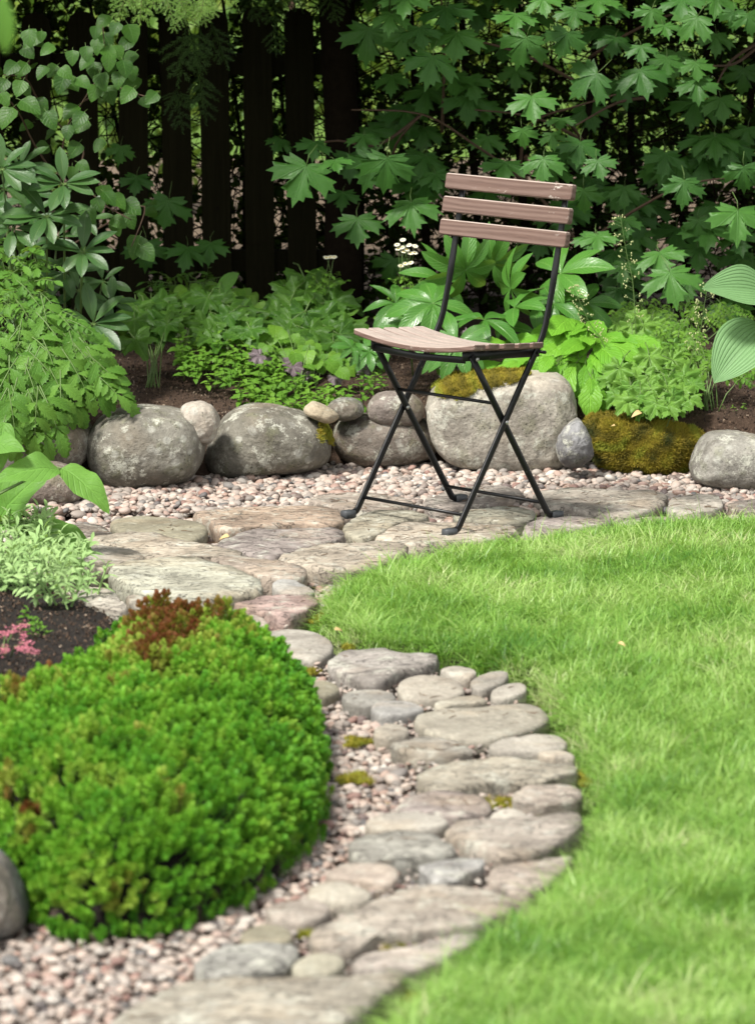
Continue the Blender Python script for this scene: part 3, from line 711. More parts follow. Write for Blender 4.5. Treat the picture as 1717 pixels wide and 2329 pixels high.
B['nine'] = boulder([(1266,1000),(1280,975),(1300,958),(1318,948),(1335,975),(1350,1015),(1347,1045),(1315,1064),(1275,1058),(1264,1030)], .13, M_boul, (.26,.26,.265), 'small pointed blue grey rock between the pale boulder and the mossy one', 'stone', seed=11, amp=.07, e=.75, contact=10.74)
B['ten'] = boulder([(1330,962),(1345,947),(1400,944),(1460,957),(1530,967),(1602,985),(1592,1030),(1560,1070),(1500,1078),(1420,1065),(1362,1050),(1343,1010)], .24, M_boul2, (.16,.15,.09), 'boulder wholly covered in golden green moss', seed=12, amp=.04)
B['eleven'] = boulder([(1568,1060),(1575,1020),(1600,988),(1650,982),(1700,987),(1770,1000),(1800,1060),(1770,1112),(1680,1116),(1610,1102),(1570,1087)], .26, M_boul, (.31,.295,.25), 'speckled grey boulder with round lichen patches at the right edge', seed=13, amp=.04, e=.55)
B['slate'] = boulder([(-120,1990),(-60,1935),(0,1950),(30,1990),(60,2045),(66,2090),(30,2118),(-40,2125),(-120,2100)], .25, M_cob, (.13,.135,.14), 'dark slate grey boulder in the lower left corner beside the green mound', contact=6.35, seed=14, amp=.05, group=None)

# moss
def tuft(seed, n, h, spread, wd, mat, segs=2, lean=.5, name='tuft'):
    r = random.Random(seed); mb = MB()
    for i in range(n):
        a = r.uniform(0, 6.28); rr = spread * sqrt(r.random()); x, y = rr * cos(a), rr * sin(a)
        ln = h * r.uniform(.55, 1.15); la = r.uniform(0, 6.28); k = lean * r.uniform(.2, 1.2)
        d = Vector((cos(la), sin(la), 0)); s = Vector((-sin(la), cos(la), 0)).lerp(Vector((cos(a), sin(a), 0)), .3).normalized()
        vs = []; fs = []
        for j in range(segs + 1):
            t = j / segs; p = Vector((x, y, 0)) + Vector((0, 0, 1)) * ln * (t - .35 * k * t * t) + d * ln * k * t * t
            w_ = wd * (1 - t) ** .7 if j < segs else 0
            if j < segs: vs += [p - s * w_ / 2, p + s * w_ / 2]
            else: vs.append(p)
        for j in range(segs - 1): fs.append([2 * j, 2 * j + 1, 2 * j + 3, 2 * j + 2])
        fs.append([2 * segs - 2, 2 * segs - 1, 2 * segs]); mb.add(vs, fs)
    return mb.mesh(name, mat)
MOSS = [tuft(100 + i, 16, .010, .008, .0022, M_moss, 2, .9, 'moss_tuft') for i in range(4)]
def moss_on(key, n, test, label, sz=1.0, tint=(0, 1)):
    o, vs, C, fs = B[key]; pts = []; tries = 0
    tri = [(f, (vs[f[0]] + vs[f[1]] + vs[f[2]]) / 3) for f in fs]
    tri = [(f, c) for f, c in tri if test(C + c)]
    if not tri: return
    areas = [(vs[f[1]] - vs[f[0]]).cross(vs[f[2]] - vs[f[0]]).length + 1e-9 for f, _ in tri]
    for f, c in R.choices(tri, areas, k=n):
        a, b, d = vs[f[0]], vs[f[1]], vs[f[-1]]
        u, v = R.random(), R.random()
        if u + v > 1: u, v = 1 - u, 1 - v
        p = a + (b - a) * u + (d - a) * v
        nn = p.normalized(); nn = Vector((nn.x, nn.y, nn.z + .5)).normalized()
        tt = tint[0] + (tint[1] - tint[0]) * max(0, min(1, .5 + .9 * ns(*(C + p).xz, 0, 28)))
        lump = .004 + .006 * max(0, ns(p.x, p.z, p.y * 20, 22))
        pts.append(((p + nn * lump) + C, rot_to(nn, U(0, 6)), U(.6, 1.2) * sz, R.randrange(4), tt))
    m = scatter('moss', pts, MOSS, 'stuff', o, label)
    m.matrix_basis = Matrix.Translation(-C)
moss_on('ten', 9000, lambda p: p.y < 10.95, 'golden green cushion moss', 1.15)
def p8(p):
    q = Vector(p) - Vector((0, 0, CAMH)); d = q.dot(FW); px = 858.5 + F * q.x / d; py = 1164.5 - F * q.dot(UP) / d
    lim = 905 - 40 * max(0, (px - 1040) / 150) + 14 * ns(px, 0, 0, .05)
    return 995 < px < 1195 and py < lim
moss_on('eight', 2600, p8, 'golden moss cap', 1.0, (.2, 1))
def p2(p):
    q = Vector(p) - Vector((0, 0, CAMH)); d = q.dot(FW); px = 858.5 + F * q.x / d; py = 1164.5 - F * q.dot(UP) / d
    return px > 722 + 6 * ns(py, 0, 0, .1) and 955 < py < 1008
moss_on('two', 260, p2, 'small green moss tuft', .9, (.5, 1))
#PART3
# ------------------------------------------------------------ folding chair
CX, CY, YAW = .1775, 10.0755, -.8285
WM_ch = Matrix.Translation((CX, CY, .002)) @ Matrix(((cos(YAW), sin(YAW), 0, 0), (sin(YAW), -cos(YAW), 0, 0), (0, 0, 1, 0), (0, 0, 0, 1)))
chair = thing('folding_chair', (CX, CY, 0), 'folding garden chair with brown wooden slats and crossed black steel legs', 'chair')
def CL(v): return WM_ch @ Vector(v)
def bar(mb, pts, wa, wb, side=Vector((1, 0, 0)), mi=0, tw=None, bev=.0015):
    """flat bar in chair space: wa = size across in the side plane, wb = thickness along `side`"""
    pts = [Vector(p) for p in pts]; vs = []; fs = []
    for i, p in enumerate(pts):
        t = (pts[min(i+1, len(pts)-1)] - pts[max(i-1, 0)]).normalized()
        a = side - t * side.dot(t); a.normalize(); b = t.cross(a)
        if tw and tw[i]:
            q = Matrix.Rotation(tw[i], 3, t); a = q @ a; b = q @ b
        x, y = wb / 2, wa / 2
        for u, v in ((-x+bev,-y),(x-bev,-y),(x,-y+bev),(x,y-bev),(x-bev,y),(-x+bev,y),(-x,y-bev),(-x,-y+bev)): vs.append(WM_ch @ (p + a*u + b*v))
    for i in range(len(pts)-1):
        for k in range(8):
            q = i*8+k; r_ = i*8+(k+1)%8; fs.append([q, r_, r_+8, q+8])
    fs.append(list(range(8))[::-1]); fs.append([len(vs)-8+k for k in range(8)]); mb.add(vs, fs, mi=mi)
def cbox(mb, lo, hi, bev=.0012, mi=0):
    x0,y0,z0 = lo; x1,y1,z1 = hi
    bar(mb, [(x0,(y0+y1)/2,(z0+z1)/2),(x1,(y0+y1)/2,(z0+z1)/2)], abs(z1-z0), abs(y1-y0), Vector((0,1,0)), mi, bev=bev)
for sx in (-1, 1):
    X = sx * .1735
    mb = MB(); n = 5
    pts = [(X,.172,.008),(X,.158,.009),(X,.148,.014),(X,.142,.022)] + [(X, .142+(-.111-.142)*t/6, .022+(.422-.022)*t/6) for t in range(1, 6)]
    pts += [(X,-.108,.415),(X,-.121,.438),(X,-.131,.462),(X,-.150,.535),(X,-.155,.560),(X,-.159,.580),(X,-.164,.602),(X,-.172,.642),(X,-.186,.71),(X,-.199,.786)]
    tw = [0]*(len(pts)-6) + [.35, .9, 1.35, 1.57, 1.57, 1.57]
    bar(mb, pts, .0155, .0075, tw=tw)
    leg = ob('back_leg', mb.mesh('back_leg', M_steel), chair)
    mb = MB(); cbox(mb, (X-.011, .160, -.002), (X+.011, .190, .016), .002); ob('rubber_foot', mb.mesh('rubber_foot', M_rubber), leg)
    X2 = sx * .164
    mb = MB(); pts = [(X2,-.176,.008),(X2,-.162,.009),(X2,-.153,.014),(X2,-.147,.022)] + [(X2,-.147+(.098+.147)*t/5,.022+(.408-.022)*t/5) for t in range(1, 6)]
    bar(mb, pts, .0155, .0075)
    leg = ob('front_leg', mb.mesh('front_leg', M_steel), chair)
    mb = MB(); cbox(mb, (X2-.011, -.194, -.002), (X2+.011, -.164, .016), .002); ob('rubber_foot', mb.mesh('rubber_foot', M_rubber), leg)
    for (yy_, zz_, s2) in ((-.0035,.246,1),(.092,.402,1),(-.0035,.246,-1),(.092,.402,-1)):
        mb = MB()
        if True:
            xx_ = (.1775 if s2 > 0 else .1595) * sx
            mb.tube([CL((xx_,yy_,zz_)), CL((xx_+sx*s2*.0018,yy_,zz_)), CL((xx_+sx*s2*.0028,yy_,zz_))], [.0052,.0045,.0018], 10); ob('rivet', mb.mesh('rivet', M_rivet), chair)
    pass
    # seat rail, flat bar under the slats, sloping back
    mb = MB(); bar(mb, [(sx*.155,.118,.408),(sx*.155,0,.404),(sx*.155,-.128,.398)], .022, .004); bar(mb, [(sx*.182,-.10,.401),(sx*.155,-.118,.399)], .006, .006)
    mb.tube([CL((sx*.16,-.112,.402)), CL((sx*.193,-.112,.402))], .004, 8)
    ob('seat_rail', mb.mesh('seat_rail', M_steel), chair)
def rod(name, a, b, r=.0042):
    mb = MB(); mb.tube([CL(a), CL(b)], r, 8); ob(name, mb.mesh(name, M_steel), chair)
rod('stretcher', (-.1735,.125,.042), (.1735,.125,.042)); rod('stretcher', (-.164,-.132,.042), (.164,-.132,.042)); rod('stretcher', (-.164,.024,.292), (.164,.024,.292), .004)
rod('stretcher', (-.155,-.112,.400), (.155,-.112,.400), .004)
mb = MB(); bar(mb, [(-.157,.112,.400),(0,.112,.394),(.157,.112,.400)], .016, .004, Vector((0,1,0))); ob('seat_crossbar', mb.mesh('seat_crossbar', M_steel), chair)
def slat_mesh(name, length, h, th, sag, n=14, along='z', seed=0, taper=0):
    """board along x, height h in z (or depth in y), with rounded corners and a gentle bow"""
    mb = MB(); vs = []; fs = []; b = .0025; r_ = .006
    TS = [0, .0015/length, .003/length, .006/length] + [k/10 for k in range(1, 10)] + [1-.006/length, 1-.003/length, 1-.0015/length, 1]; n = len(TS)-1
    for i in range(n + 1):
        t = TS[i]; x = -length/2 + length*t
        e = min(t, 1-t) * length; shrink = 0 if e >= r_ - 1e-6 else r_ - sqrt(max(0, r_*r_ - (r_-e)**2))
        bow = sag * (1 - (2*t-1)**2); H = h/2 - shrink*.8; T = th/2 - (b*.8 if i in (0, n) else 0)
        if i in (0, n): H -= .0015
        for u, v in ((-T,-H+b),(-T,H-b),(-T+b,H),(T-b,H),(T,H-b),(T,-H+b),(T-b,-H),(-T+b,-H)):
            if along == 'z': vs.append((x, u + bow, v))
            else: vs.append((x, v, u - bow))
    for i in range(n):
        for k in range(8):
            a = i*8+k; c = i*8+(k+1)%8; fs.append([a, c, c+8, a+8])
    fs.append(list(range(8))[::-1]); fs.append([n*8+k for k in range(8)])
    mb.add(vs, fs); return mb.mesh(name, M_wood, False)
tl = radians(9.7)
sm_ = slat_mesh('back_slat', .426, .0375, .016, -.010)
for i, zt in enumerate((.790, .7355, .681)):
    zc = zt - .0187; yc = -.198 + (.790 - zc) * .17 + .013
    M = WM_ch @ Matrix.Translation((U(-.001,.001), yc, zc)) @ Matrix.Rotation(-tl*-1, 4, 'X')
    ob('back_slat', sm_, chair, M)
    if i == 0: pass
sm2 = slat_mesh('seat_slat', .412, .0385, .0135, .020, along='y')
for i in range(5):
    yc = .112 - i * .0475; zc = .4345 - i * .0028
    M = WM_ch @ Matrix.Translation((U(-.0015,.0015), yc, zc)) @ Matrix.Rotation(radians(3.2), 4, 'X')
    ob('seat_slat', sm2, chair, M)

# ------------------------------------------------------------ fence
FY = 12.45
fence = thing('picket_fence', (-.9, FY, .15), 'dark stained wooden picket fence in deep shade behind the planting bed', 'fence')
def picket_mesh(w_, h, th, seed):
    r = random.Random(seed); mb = MB(); prof = [(-w_/2, 0)]
    prof += [(-w_/2, h - w_*.42)] + [(-w_/2*cos(a), h - w_*.42 + w_*.42*sin(a)) for a in [pi*k/10 for k in range(1, 10)]] + [(w_/2, h - w_*.42), (w_/2, 0)]
    n = len(prof); vs = [(x, -th/2, z) for x, z in prof] + [(x, th/2, z) for x, z in prof]
    fs = [list(range(n))[::-1] and list(range(n)), [2*n-1-k for k in range(n)]] + [[(k+1) % n, k, k+n, (k+1) % n + n] for k in range(n)]
    mb.add(vs, fs); return mb.mesh('picket', M_fence, False)
PK = [picket_mesh(.083, .90, .022, i) for i in range(2)]
for pxc, top in [(-210,40),(-115,30),(-18,35),(82,28),(195,26),(305,34),(411,30),(496,24),(594,14),(690,18),(-310,30),(-410,35)]:
    b_ = P(pxc, 600, FY); tz = P(pxc, top, FY).z
    M = Matrix.Translation((b_.x, FY, tz - .90)) @ Matrix.Rotation(U(-.015, .015), 4, 'Y') @ Matrix.Rotation(U(-.05, .05), 4, 'Z')
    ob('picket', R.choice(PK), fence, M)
for py in (146, 592):
    z = P(400, py, FY + .03).z; mb = MB(); mb.box((-1.45, FY+.014, z-.03), (-.10, FY+.055, z+.03)); ob('rail', mb.mesh('rail', M_fence, False), fence)

# ------------------------------------------------------------ spruce: trunk, overhead boughs, hanging twigs
spruce = thing('spruce_tree', (-.115, 12.25, .15), 'dark spruce tree whose trunk stands at the fence end and whose twigs hang into view', 'tree')
mb = MB(); tp = [(-.115 + .02*sin(z*3), 12.25, z) for z in [.1, .35, .7, 1.1, 1.6, 2.4, 3.4]]
mb.tube(tp, [.07, .055, .050, .048, .046, .042, .035], 14); ob('trunk', mb.mesh('trunk', M_bark), spruce)
def spruce_twig(seed, L=.14, mat=None, nl=None, dens=130, side=True):
    r = random.Random(seed); mb = MB()
    def stem(a, b, rad, dn):
        a, b = Vector(a), Vector(b); mid = (a+b)/2 + Vector((0, 0, .006)); mb.tube([a, mid, b], [rad, rad*.8, rad*.5], 4, 1, False)
        for i in range(dn):
            t = (i + r.random()) / dn; p = a.lerp(mid, t*2) if t < .5 else mid.lerp(b, t*2-1)
            d = (b-a).normalized(); u = d.orthogonal().normalized(); u = Matrix.Rotation(r.uniform(0, 6.28), 3, d) @ u
            if u.z < -.3: u.z *= -.5
            nd = (u * .9 + d * .75).normalized(); l = .012 * r.uniform(.75, 1.1) * (1 - .4*t**4)
            s = nd.cross(Vector((0.3, .2, 1))).normalized() * .0007
            mb.add([p - s, p + s, p + nd*l + s*.4, p + nd*l - s*.4], [[0, 1, 2, 3]], None, None, 0)
    stem((0,0,0), (0,L,0), .0016, int(dens*L/.14))
    if side:
        k = 4
        for i in range(k):
            for s_ in (-1, 1):
                y = L*(.15 + .19*i) + r.uniform(-.005, .005); l = L*(.5 - .09*i)*r.uniform(.8, 1.1)
                stem((0,y,0), (s_*l*.75, y + l*.65, -.15*l), .0011, int(dens*l/.14))
    return mb.mesh('spruce_twig', [mat or M_needle, M_twig if mat else M_deadtwig])
TWD = [spruce_twig(i, .16) for i in range(3)]; TWL = [spruce_twig(10+i, .13, M_tipn, dens=150) for i in range(3)]
def twig_at(px, py, tx, ty, Y, light=False, tilt=.0):
    a = P(px, py, Y); b = P(tx, ty, Y - .04); L = (b-a).length
    ob('twig', R.choice(TWL if light else TWD), spruce, frame(a, b-a, Vector((U(-.4,.4), -1, .4 + tilt)), L/(.13 if light else .16)))
for q in [(300,-30,262,52),(330,-40,318,60),(372,-30,330,40),(400,-20,430,42),(375,-20,395,50),(440,-20,408,45),(452,0,470,62),(450,0,498,38),(455,2,440,60),(420,30,390,75),(350,-60,300,20),(470,-30,455,45),(515,-30,540,15),(560,-60,540,5)]:
    twig_at(*q, 11.2 + U(-.08, .1), True)
for q in [(425,60,405,200),(402,200,418,305),(400,205,380,250),(410,208,435,250),(430,60,460,170),(455,165,462,245),(455,60,450,175),(460,170,470,285),(480,50,520,160),(620,-40,626,70),(625,60,628,130),(720,-30,730,20),(745,-20,770,60),(240,-30,230,40),(560,-30,590,60),(660,-40,690,30)]:
    twig_at(*q, 11.85 + U(-.12, .12), False)
# boughs overhead
pts = []
for i in range(26):
    a = U(0, 6.28); z0 = U(1.5, 3.6); Lr = U(1.3, 2.3)
    mb = MB(); ps = []
    for k in range(7):
        t = k/6; ps.append(Vector((-.115 + cos(a)*Lr*t, 12.25 + sin(a)*Lr*t*.62 + .3*t, z0 + .25*t - .75*t*t)))
    if min(p.z for p in ps) < 1.28: continue
    mb.tube(ps, [.022*(1-.8*k/6)+.002 for k in range(7)], 6); bgh = ob('bough', mb.mesh('bough', M_twig), spruce)
for i in range(11000):  # unseen needle mass added overhead to block sky light
    x = U(-2.6, 2.6); y = U(11.55, 13.4); z = 1.36 + (U(0, 1)**1.5)*1.7 + max(0, 11.9 - y)*.8
    pts.append(((x, y, z), (U(-2.2, -1.0), U(-.6, .6), U(0, 6.28)), U(1.0, 1.9), R.randrange(3), 0))
for i in range(5200):  # more unseen needles added low at the left to deepen the fence shade
    x = U(-2.4, .05); y = U(11.35, 12.4); z = 1.345 + U(0, .35)
    pts.append(((x, y, z), (U(-1.9, -1.2), U(-.6, .6), U(0, 6.28)), U(.8, 1.5), R.randrange(3), 0))
scatter('needles', pts, TWD, 'stuff', spruce)

# ------------------------------------------------------------ maple
maple = thing('maple', (.55, 12.3, .15), 'young maple with broad pointed leaves spreading across the back of the bed behind the chair', 'shrub')
ML = [maple_leaf(200 + i) for i in range(8)]
def zm(z, l):
    ox, oy, s = z; return [(ox+a/s, oy+b/s, ox+c/s, oy+d/s, w_/s) for a, b, c, d, w_ in l]
ZB = (860, 0, 1.9277); ZA = (0, 0, 1.921); ZC = (860, 500, 1.9277)
LV = zm(ZB, [(125,140,85,265,190),(345,140,330,260,250),(240,245,215,360,240),(300,30,300,110,240),(600,60,600,120,190),(650,160,590,300,210),(860,40,850,120,170),(830,140,790,260,180),(1035,30,1040,75,140),(1200,40,1170,120,150),(1040,165,1020,225,160),(1400,70,1310,180,200),(1560,50,1550,140,130),(1250,110,1270,160,130),(1150,200,1150,260,140),(1265,250,1260,330,160),(1390,270,1400,350,150),(960,320,830,410,190),(1145,305,1170,400,230),(1395,350,1400,450,190),(670,420,680,525,220),(800,520,790,560,130),(630,565,640,655,140),(760,585,770,650,120),(885,620,870,725,190),(560,710,540,780,210),(725,690,710,785,190),(960,700,980,780,160),(1340,790,1330,900,190),(900,830,900,940,150),(1600,730,1600,850,150),(1575,920,1570,1060,260),(145,885,150,990,240),(40,690,20,850,170),(250,760,260,830,160),(960,1030,960,1090,170),(1080,960,1090,1030,150),(60,60,40,130,170),(180,120,200,200,180),(960,-10,960,50,190),(1480,-20,1470,70,190),(1330,-10,1320,60,190),(720,-10,730,50,160),(120,-20,110,60,220),(1620,60,1640,150,150)])
LV += zm(ZC, [(1275,225,1300,345,260),(1230,140,1250,220,220),(950,60,930,130,190)])
LV += zm(ZA, [(1610,120,1600,275,250),(1370,620,1370,690,160),(1340,720,1280,885,290),(1640,690,1580,840,220),(1590,590,1570,650,150),(1460,700,1480,735,150),(1560,950,1560,1065,220)])
LVD = zm(ZB, [(470,450,470,530,170),(70,520,60,670,200),(1410,600,1400,670,200),(1430,690,1400,790,220),(1620,560,1600,640,160),(1600,300,1600,420,170),(1400,960,1400,1050,120),(560,180,540,260,190),(430,30,440,120,190),(200,560,190,650,180),(60,330,50,400,160),(480,600,470,680,160),(1500,430,1510,520,180),(1480,150,1480,230,160),(330,330,330,400,180),(1510,600,1500,700,190),(1250,760,1240,840,160),(1080,820,1070,900,150),(600,300,600,380,160)])
LVD += zm(ZA, [(740,870,710,1005,200),(640,1060,640,1190,200),(600,770,590,850,150),(1230,610,1200,650,120),(530,640,520,720,130),(820,1080,810,1160,180),(920,1060,910,1150,170),(1500,840,1490,910,150)])
LVD += zm(ZC, [(70,170,30,280,130),(1240,400,1230,480,150),(1080,190,1060,260,170),(1360,260,1350,360,180),(1400,120,1400,200,200),(1050,300,1050,380,170),(1500,380,1500,460,170)])
nodes_ = []
nml = 0
def put_maple(jx, jy, tx, ty, w_, Y, droop=True):
    global nml
    J = P(jx, jy, Y); T = P(tx, ty, Y); wm = w_ * Y / F
    Lw = wm / 1.62; s = Lw
    d2 = (T - J); l = d2.length
    L3 = s * 1.06
    if l < L3 * .98: oop = sqrt(L3*L3 - l*l)
    else: oop = .15 * l; s = l / 1.06
    d = d2 + Vector((0, -oop, 0)); n_ = Vector((U(-.25, .25), -1.0, .75 + U(-.2, .35)))
    ob('leaf', R.choice(ML), maple, frame(J, d, n_, s)); nodes_.append(J + Vector((0, .05, .04))); nml += 1
for q in LV: put_maple(*q, 11.62 + U(-.15, .15))
for q in LVD: put_maple(*q, 12.18 + U(-.1, .12))
for i in range(60):   # deeper leaves of the same crown
    px, py = (U(790, 1760), U(-120, 560)) if R.random() < .8 else (U(1350, 1780), U(300, 680))
    put_maple(px, py, px + U(-25, 25), py + U(35, 60), U(95, 130), U(12.1, 12.35))
def branch(parent, pxs, Y0, Y1, r0, r1, mat=None, name='branch', sides=6):
    mb = MB(); n = len(pxs); ps = [P(a, b, Y0 + (Y1-Y0)*i/(n-1)) for i, (a, b) in enumerate(pxs)]
    # smooth
    q = []
    for i in range(n-1):
        for k in range(4):
            t = k/4; p0 = ps[max(i-1,0)]; p1 = ps[i]; p2_ = ps[i+1]; p3 = ps[min(i+2,n-1)]
            q.append(.5*((2*p1)+(p2_-p0)*t+(2*p0-5*p1+4*p2_-p3)*t*t+(3*p1-p0-3*p2_+p3)*t**3))
    q.append(ps[-1]); m = len(q)
    mb.tube(q, [r0+(r1-r0)*i/(m-1) for i in range(m)], sides); return ob(name, mb.mesh(name, mat or M_twig), parent)
trunk = branch(maple, [(1310,700),(1320,560),(1290,430),(1330,300),(1350,120),(1340,-40),(1350,-250)], 12.35, 12.3, .014, .008, M_bark, 'trunk')
for b_ in [[(1320,560),(1200,420),(1080,330),(960,260),(800,250)],[(1325,320),(1250,280),(1180,260),(1080,250)],[(1330,330),(1300,285),(1290,285)],[(1340,130),(1460,60),(1640,-10)],[(1335,200),(1180,120),(1020,80),(880,60)],[(1717,100),(1660,140),(1630,190)],[(1717,110),(1670,145),(1620,150)],[(1470,222),(1400,235),(1310,285)],[(1320,560),(1440,480),(1560,420),(1700,400)],[(960,260),(860,330),(770,320),(700,330)],[(1005,300),(1010,130),(1000,-50)],[(1180,420),(1190,320),(1225,270),(1300,245),(1400,215)],[(880,430),(900,330),(960,260)]]:
    branch(maple, b_, 12.2, 11.95, .0055, .0022)

# ------------------------------------------------------------ twiggy hedge and what lies beyond the fence
hedge = thing('hedge', (.6, 12.75, .15), 'dark twiggy hedge behind the maple with light shining through its gaps', 'hedge')
def twig_tangle(name, x0, x1, y0, y1, z0, z1, n, seed, mat, rad=.0022, up=.8):
    r = random.Random(seed); mb = MB()
    for i in range(n):
        p = Vector((r.uniform(x0, x1), r.uniform(y0, y1), r.uniform(z0, z1))); d = Vector((r.uniform(-1, 1), r.uniform(-.4, .4), r.uniform(-.2, 1)*up)).normalized()
        q = [p]; L = r.uniform(.12, .45)
        for k in range(4):
            d = (d + Vector((r.uniform(-.35, .35), r.uniform(-.2, .2), r.uniform(-.3, .3)))).normalized(); q.append(q[-1] + d*L/4)
        rr = rad*r.uniform(.4, 1.5); mb.tube(q, [rr, rr*.85, rr*.7, rr*.5, rr*.3], 4, 0, False)
    return mb.mesh(name, mat)
ob('twigs', twig_tangle('twigs', -.12, 1.5, 12.5, 12.95, .15, 1.7, 2600, 5, M_deadtwig), hedge, kind='stuff')
for i in range(9):
    x = -.02 + i*.16 + U(-.04, .04); mb = MB(); mb.tube([(x, 12.7, .1), (x+U(-.05,.05), 12.72, .6), (x+U(-.1,.1), 12.7, 1.2), (x+U(-.1,.1), 12.7, 1.9)], [.014,.012,.009,.005], 7); ob('stem', mb.mesh('stem', M_deadtwig), hedge)
def small_leaf(mat, seed, L=.03, W=.6):
    mb = MB(); blade(mb, L, L*W, 4, ovate, .2, .3, seed=seed, cols=1); return mb.mesh('small_leaf', mat)
DL = [small_leaf(M_darkleaf, i) for i in range(3)]
pts = []
for i in range(24000):
    x, z = U(-.12, 1.9), U(.15, 1.9); y = U(12.55, 13.1)
    if ns(x, z, 3.3, 3.6) < -.20 - .15*smooth((.6 - z)/.15) and R.random() < .95: continue
    pts.append(((x, y, z), (U(0, 6), U(0, 6), U(0, 6)), U(.7, 1.5), R.randrange(3), 0))
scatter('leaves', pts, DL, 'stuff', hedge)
FL = [small_leaf(M_farleaf, 20 + i, .07) for i in range(3)]
def far_bush(x, y, rx, rz, n, label, dens=None, z0=.0, name='far_bush'):
    t = thing(name, (x, y, z0), label, 'bush', 'sunlit bushes beyond the fence')
    pts = []
    for i in range(n):
        a, b_ = U(0, 6.28), U(-.3, 1); rr = U(.55, 1)**.5 * (1 + .25*ns(a*2, b_*3, x, 1)); c_ = sqrt(max(0, 1-b_*b_))
        pts.append(((x+rx*rr*cos(a)*c_, y+rx*.6*rr*sin(a)*c_, z0 + rz*.5 + rz*.6*rr*b_), (U(0, 6), U(0, 6), U(0, 6)), U(.7, 1.4), R.randrange(3), 0))
    scatter('foliage', pts, FL, 'stuff', t)
    mb = MB(); mb.tube([(x, y, z0-.1), (x+.02, y, z0+rz*.5), (x, y, z0+rz)], [.03, .02, .01], 7); ob('stem', mb.mesh('stem', M_twig), t)
far_bush(-1.25, 16.2, .55, .9, 900, 'bright green bush beyond the leftmost gaps of the picket fence', z0=-.02)
far_bush(-.35, 17.4, .5, 1.1, 900, 'yellow green bush beyond the fence, seen left of the spruce trunk', z0=-.02)
far_bush(.55, 16.8, .6, 1.0, 1000, 'pale green bush seen through the hedge above the chair', z0=-.02)
far_bush(1.75, 17.0, .6, 1.1, 900, 'green bush seen through the hedge at the right edge', z0=-.02)
over = thing('gap_darkening_foliage', (-.8, 12.8, .15), 'dark leaf mass added to darken the gaps of the picket fence', 'bush')  # foliage added behind the pickets to make the gaps darker
ob('twigs', twig_tangle('twigs', -1.7, -.1, 12.56, 12.85, .15, 1.7, 1500, 6, M_deadtwig), over, kind='stuff')
pts = []
for i in range(15000):
    x, z = U(-1.7, -.08), U(.12, 1.9); y = U(12.56, 13.0)
    v = ns(x, z, 8.1, 5.0)
    if v < (-.02 if z > .68 else -.20) - .3*smooth((.6 - z)/.15) and R.random() < .96: continue
    pts.append(((x, y, z), (U(0, 6), U(0, 6), U(0, 6)), U(.7, 1.5), R.randrange(3), 0))
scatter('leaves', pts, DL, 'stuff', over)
for i in range(8):
    x = -1.5 + i*.18 + U(-.04, .04); mb = MB(); mb.tube([(x, 12.7, .1), (x+U(-.05,.05), 12.72, .6), (x+U(-.1,.1), 12.7, 1.2), (x+U(-.1,.1), 12.7, 1.9)], [.008,.007,.005,.003], 6); ob('stem', mb.mesh('stem', M_deadtwig), over)
#PART4
# ------------------------------------------------------------ plants of the bed
def proj(p):
    q = Vector(p) - Vector((0, 0, CAMH)); d = q.dot(FW); return 858.5 + F * q.x / d, 1164.5 - F * q.dot(UP) / d
def sample_poly(poly, n, mind=0):
    x0, x1 = min(p[0] for p in poly), max(p[0] for p in poly); y0, y1 = min(p[1] for p in poly), max(p[1] for p in poly)
    out = []; t = 0
    while len(out) < n and t < n * 60:
        t += 1; x, y = U(x0, x1), U(y0, y1)
        if inside(x, y, poly) and all((x-a)**2 + (y-b)**2 > mind*mind for a, b in out[-60:]): out.append((x, y))
    return out
def simple_leaf(name, mat, L, W, prof, rows=8, n=4, **k):
    r = []
    for i in range(n):
        mb = MB(); kk = dict(k); kk['droop'] = k.get('droop', .25) * U(.6, 1.4); blade(mb, L, W * U(.92, 1.08), rows, prof, seed=i * 1.7, **kk)
        mb.tube([(0, .01, 0), (0, -.12 * L, -.01 * L), (0, -.25 * L, -.06 * L)], L * .012, 4, 1, False); r.append(mb.mesh(name, [mat, M_gstem]))
    return r
def stems(t, base, tips, r0=.003, mat=None, name='stem', lift=.3, r1=None):
    for T in tips:
        b = Vector(base) + Vector((U(-.02, .02), U(-.02, .02), 0)); T = Vector(T); m = b.lerp(T, .5) + Vector((0, 0, lift * (T - b).length * .3))
        mb = MB(); mb.tube([b, b.lerp(m, .55) + Vector((0, 0, .01)), m, m.lerp(T, .5) + Vector((0, 0, .006)), T], [r0, r0*.9, r0*.8, r0*.7, r1 or r0*.5], 5); ob(name, mb.mesh(name, mat or M_gstem), t)

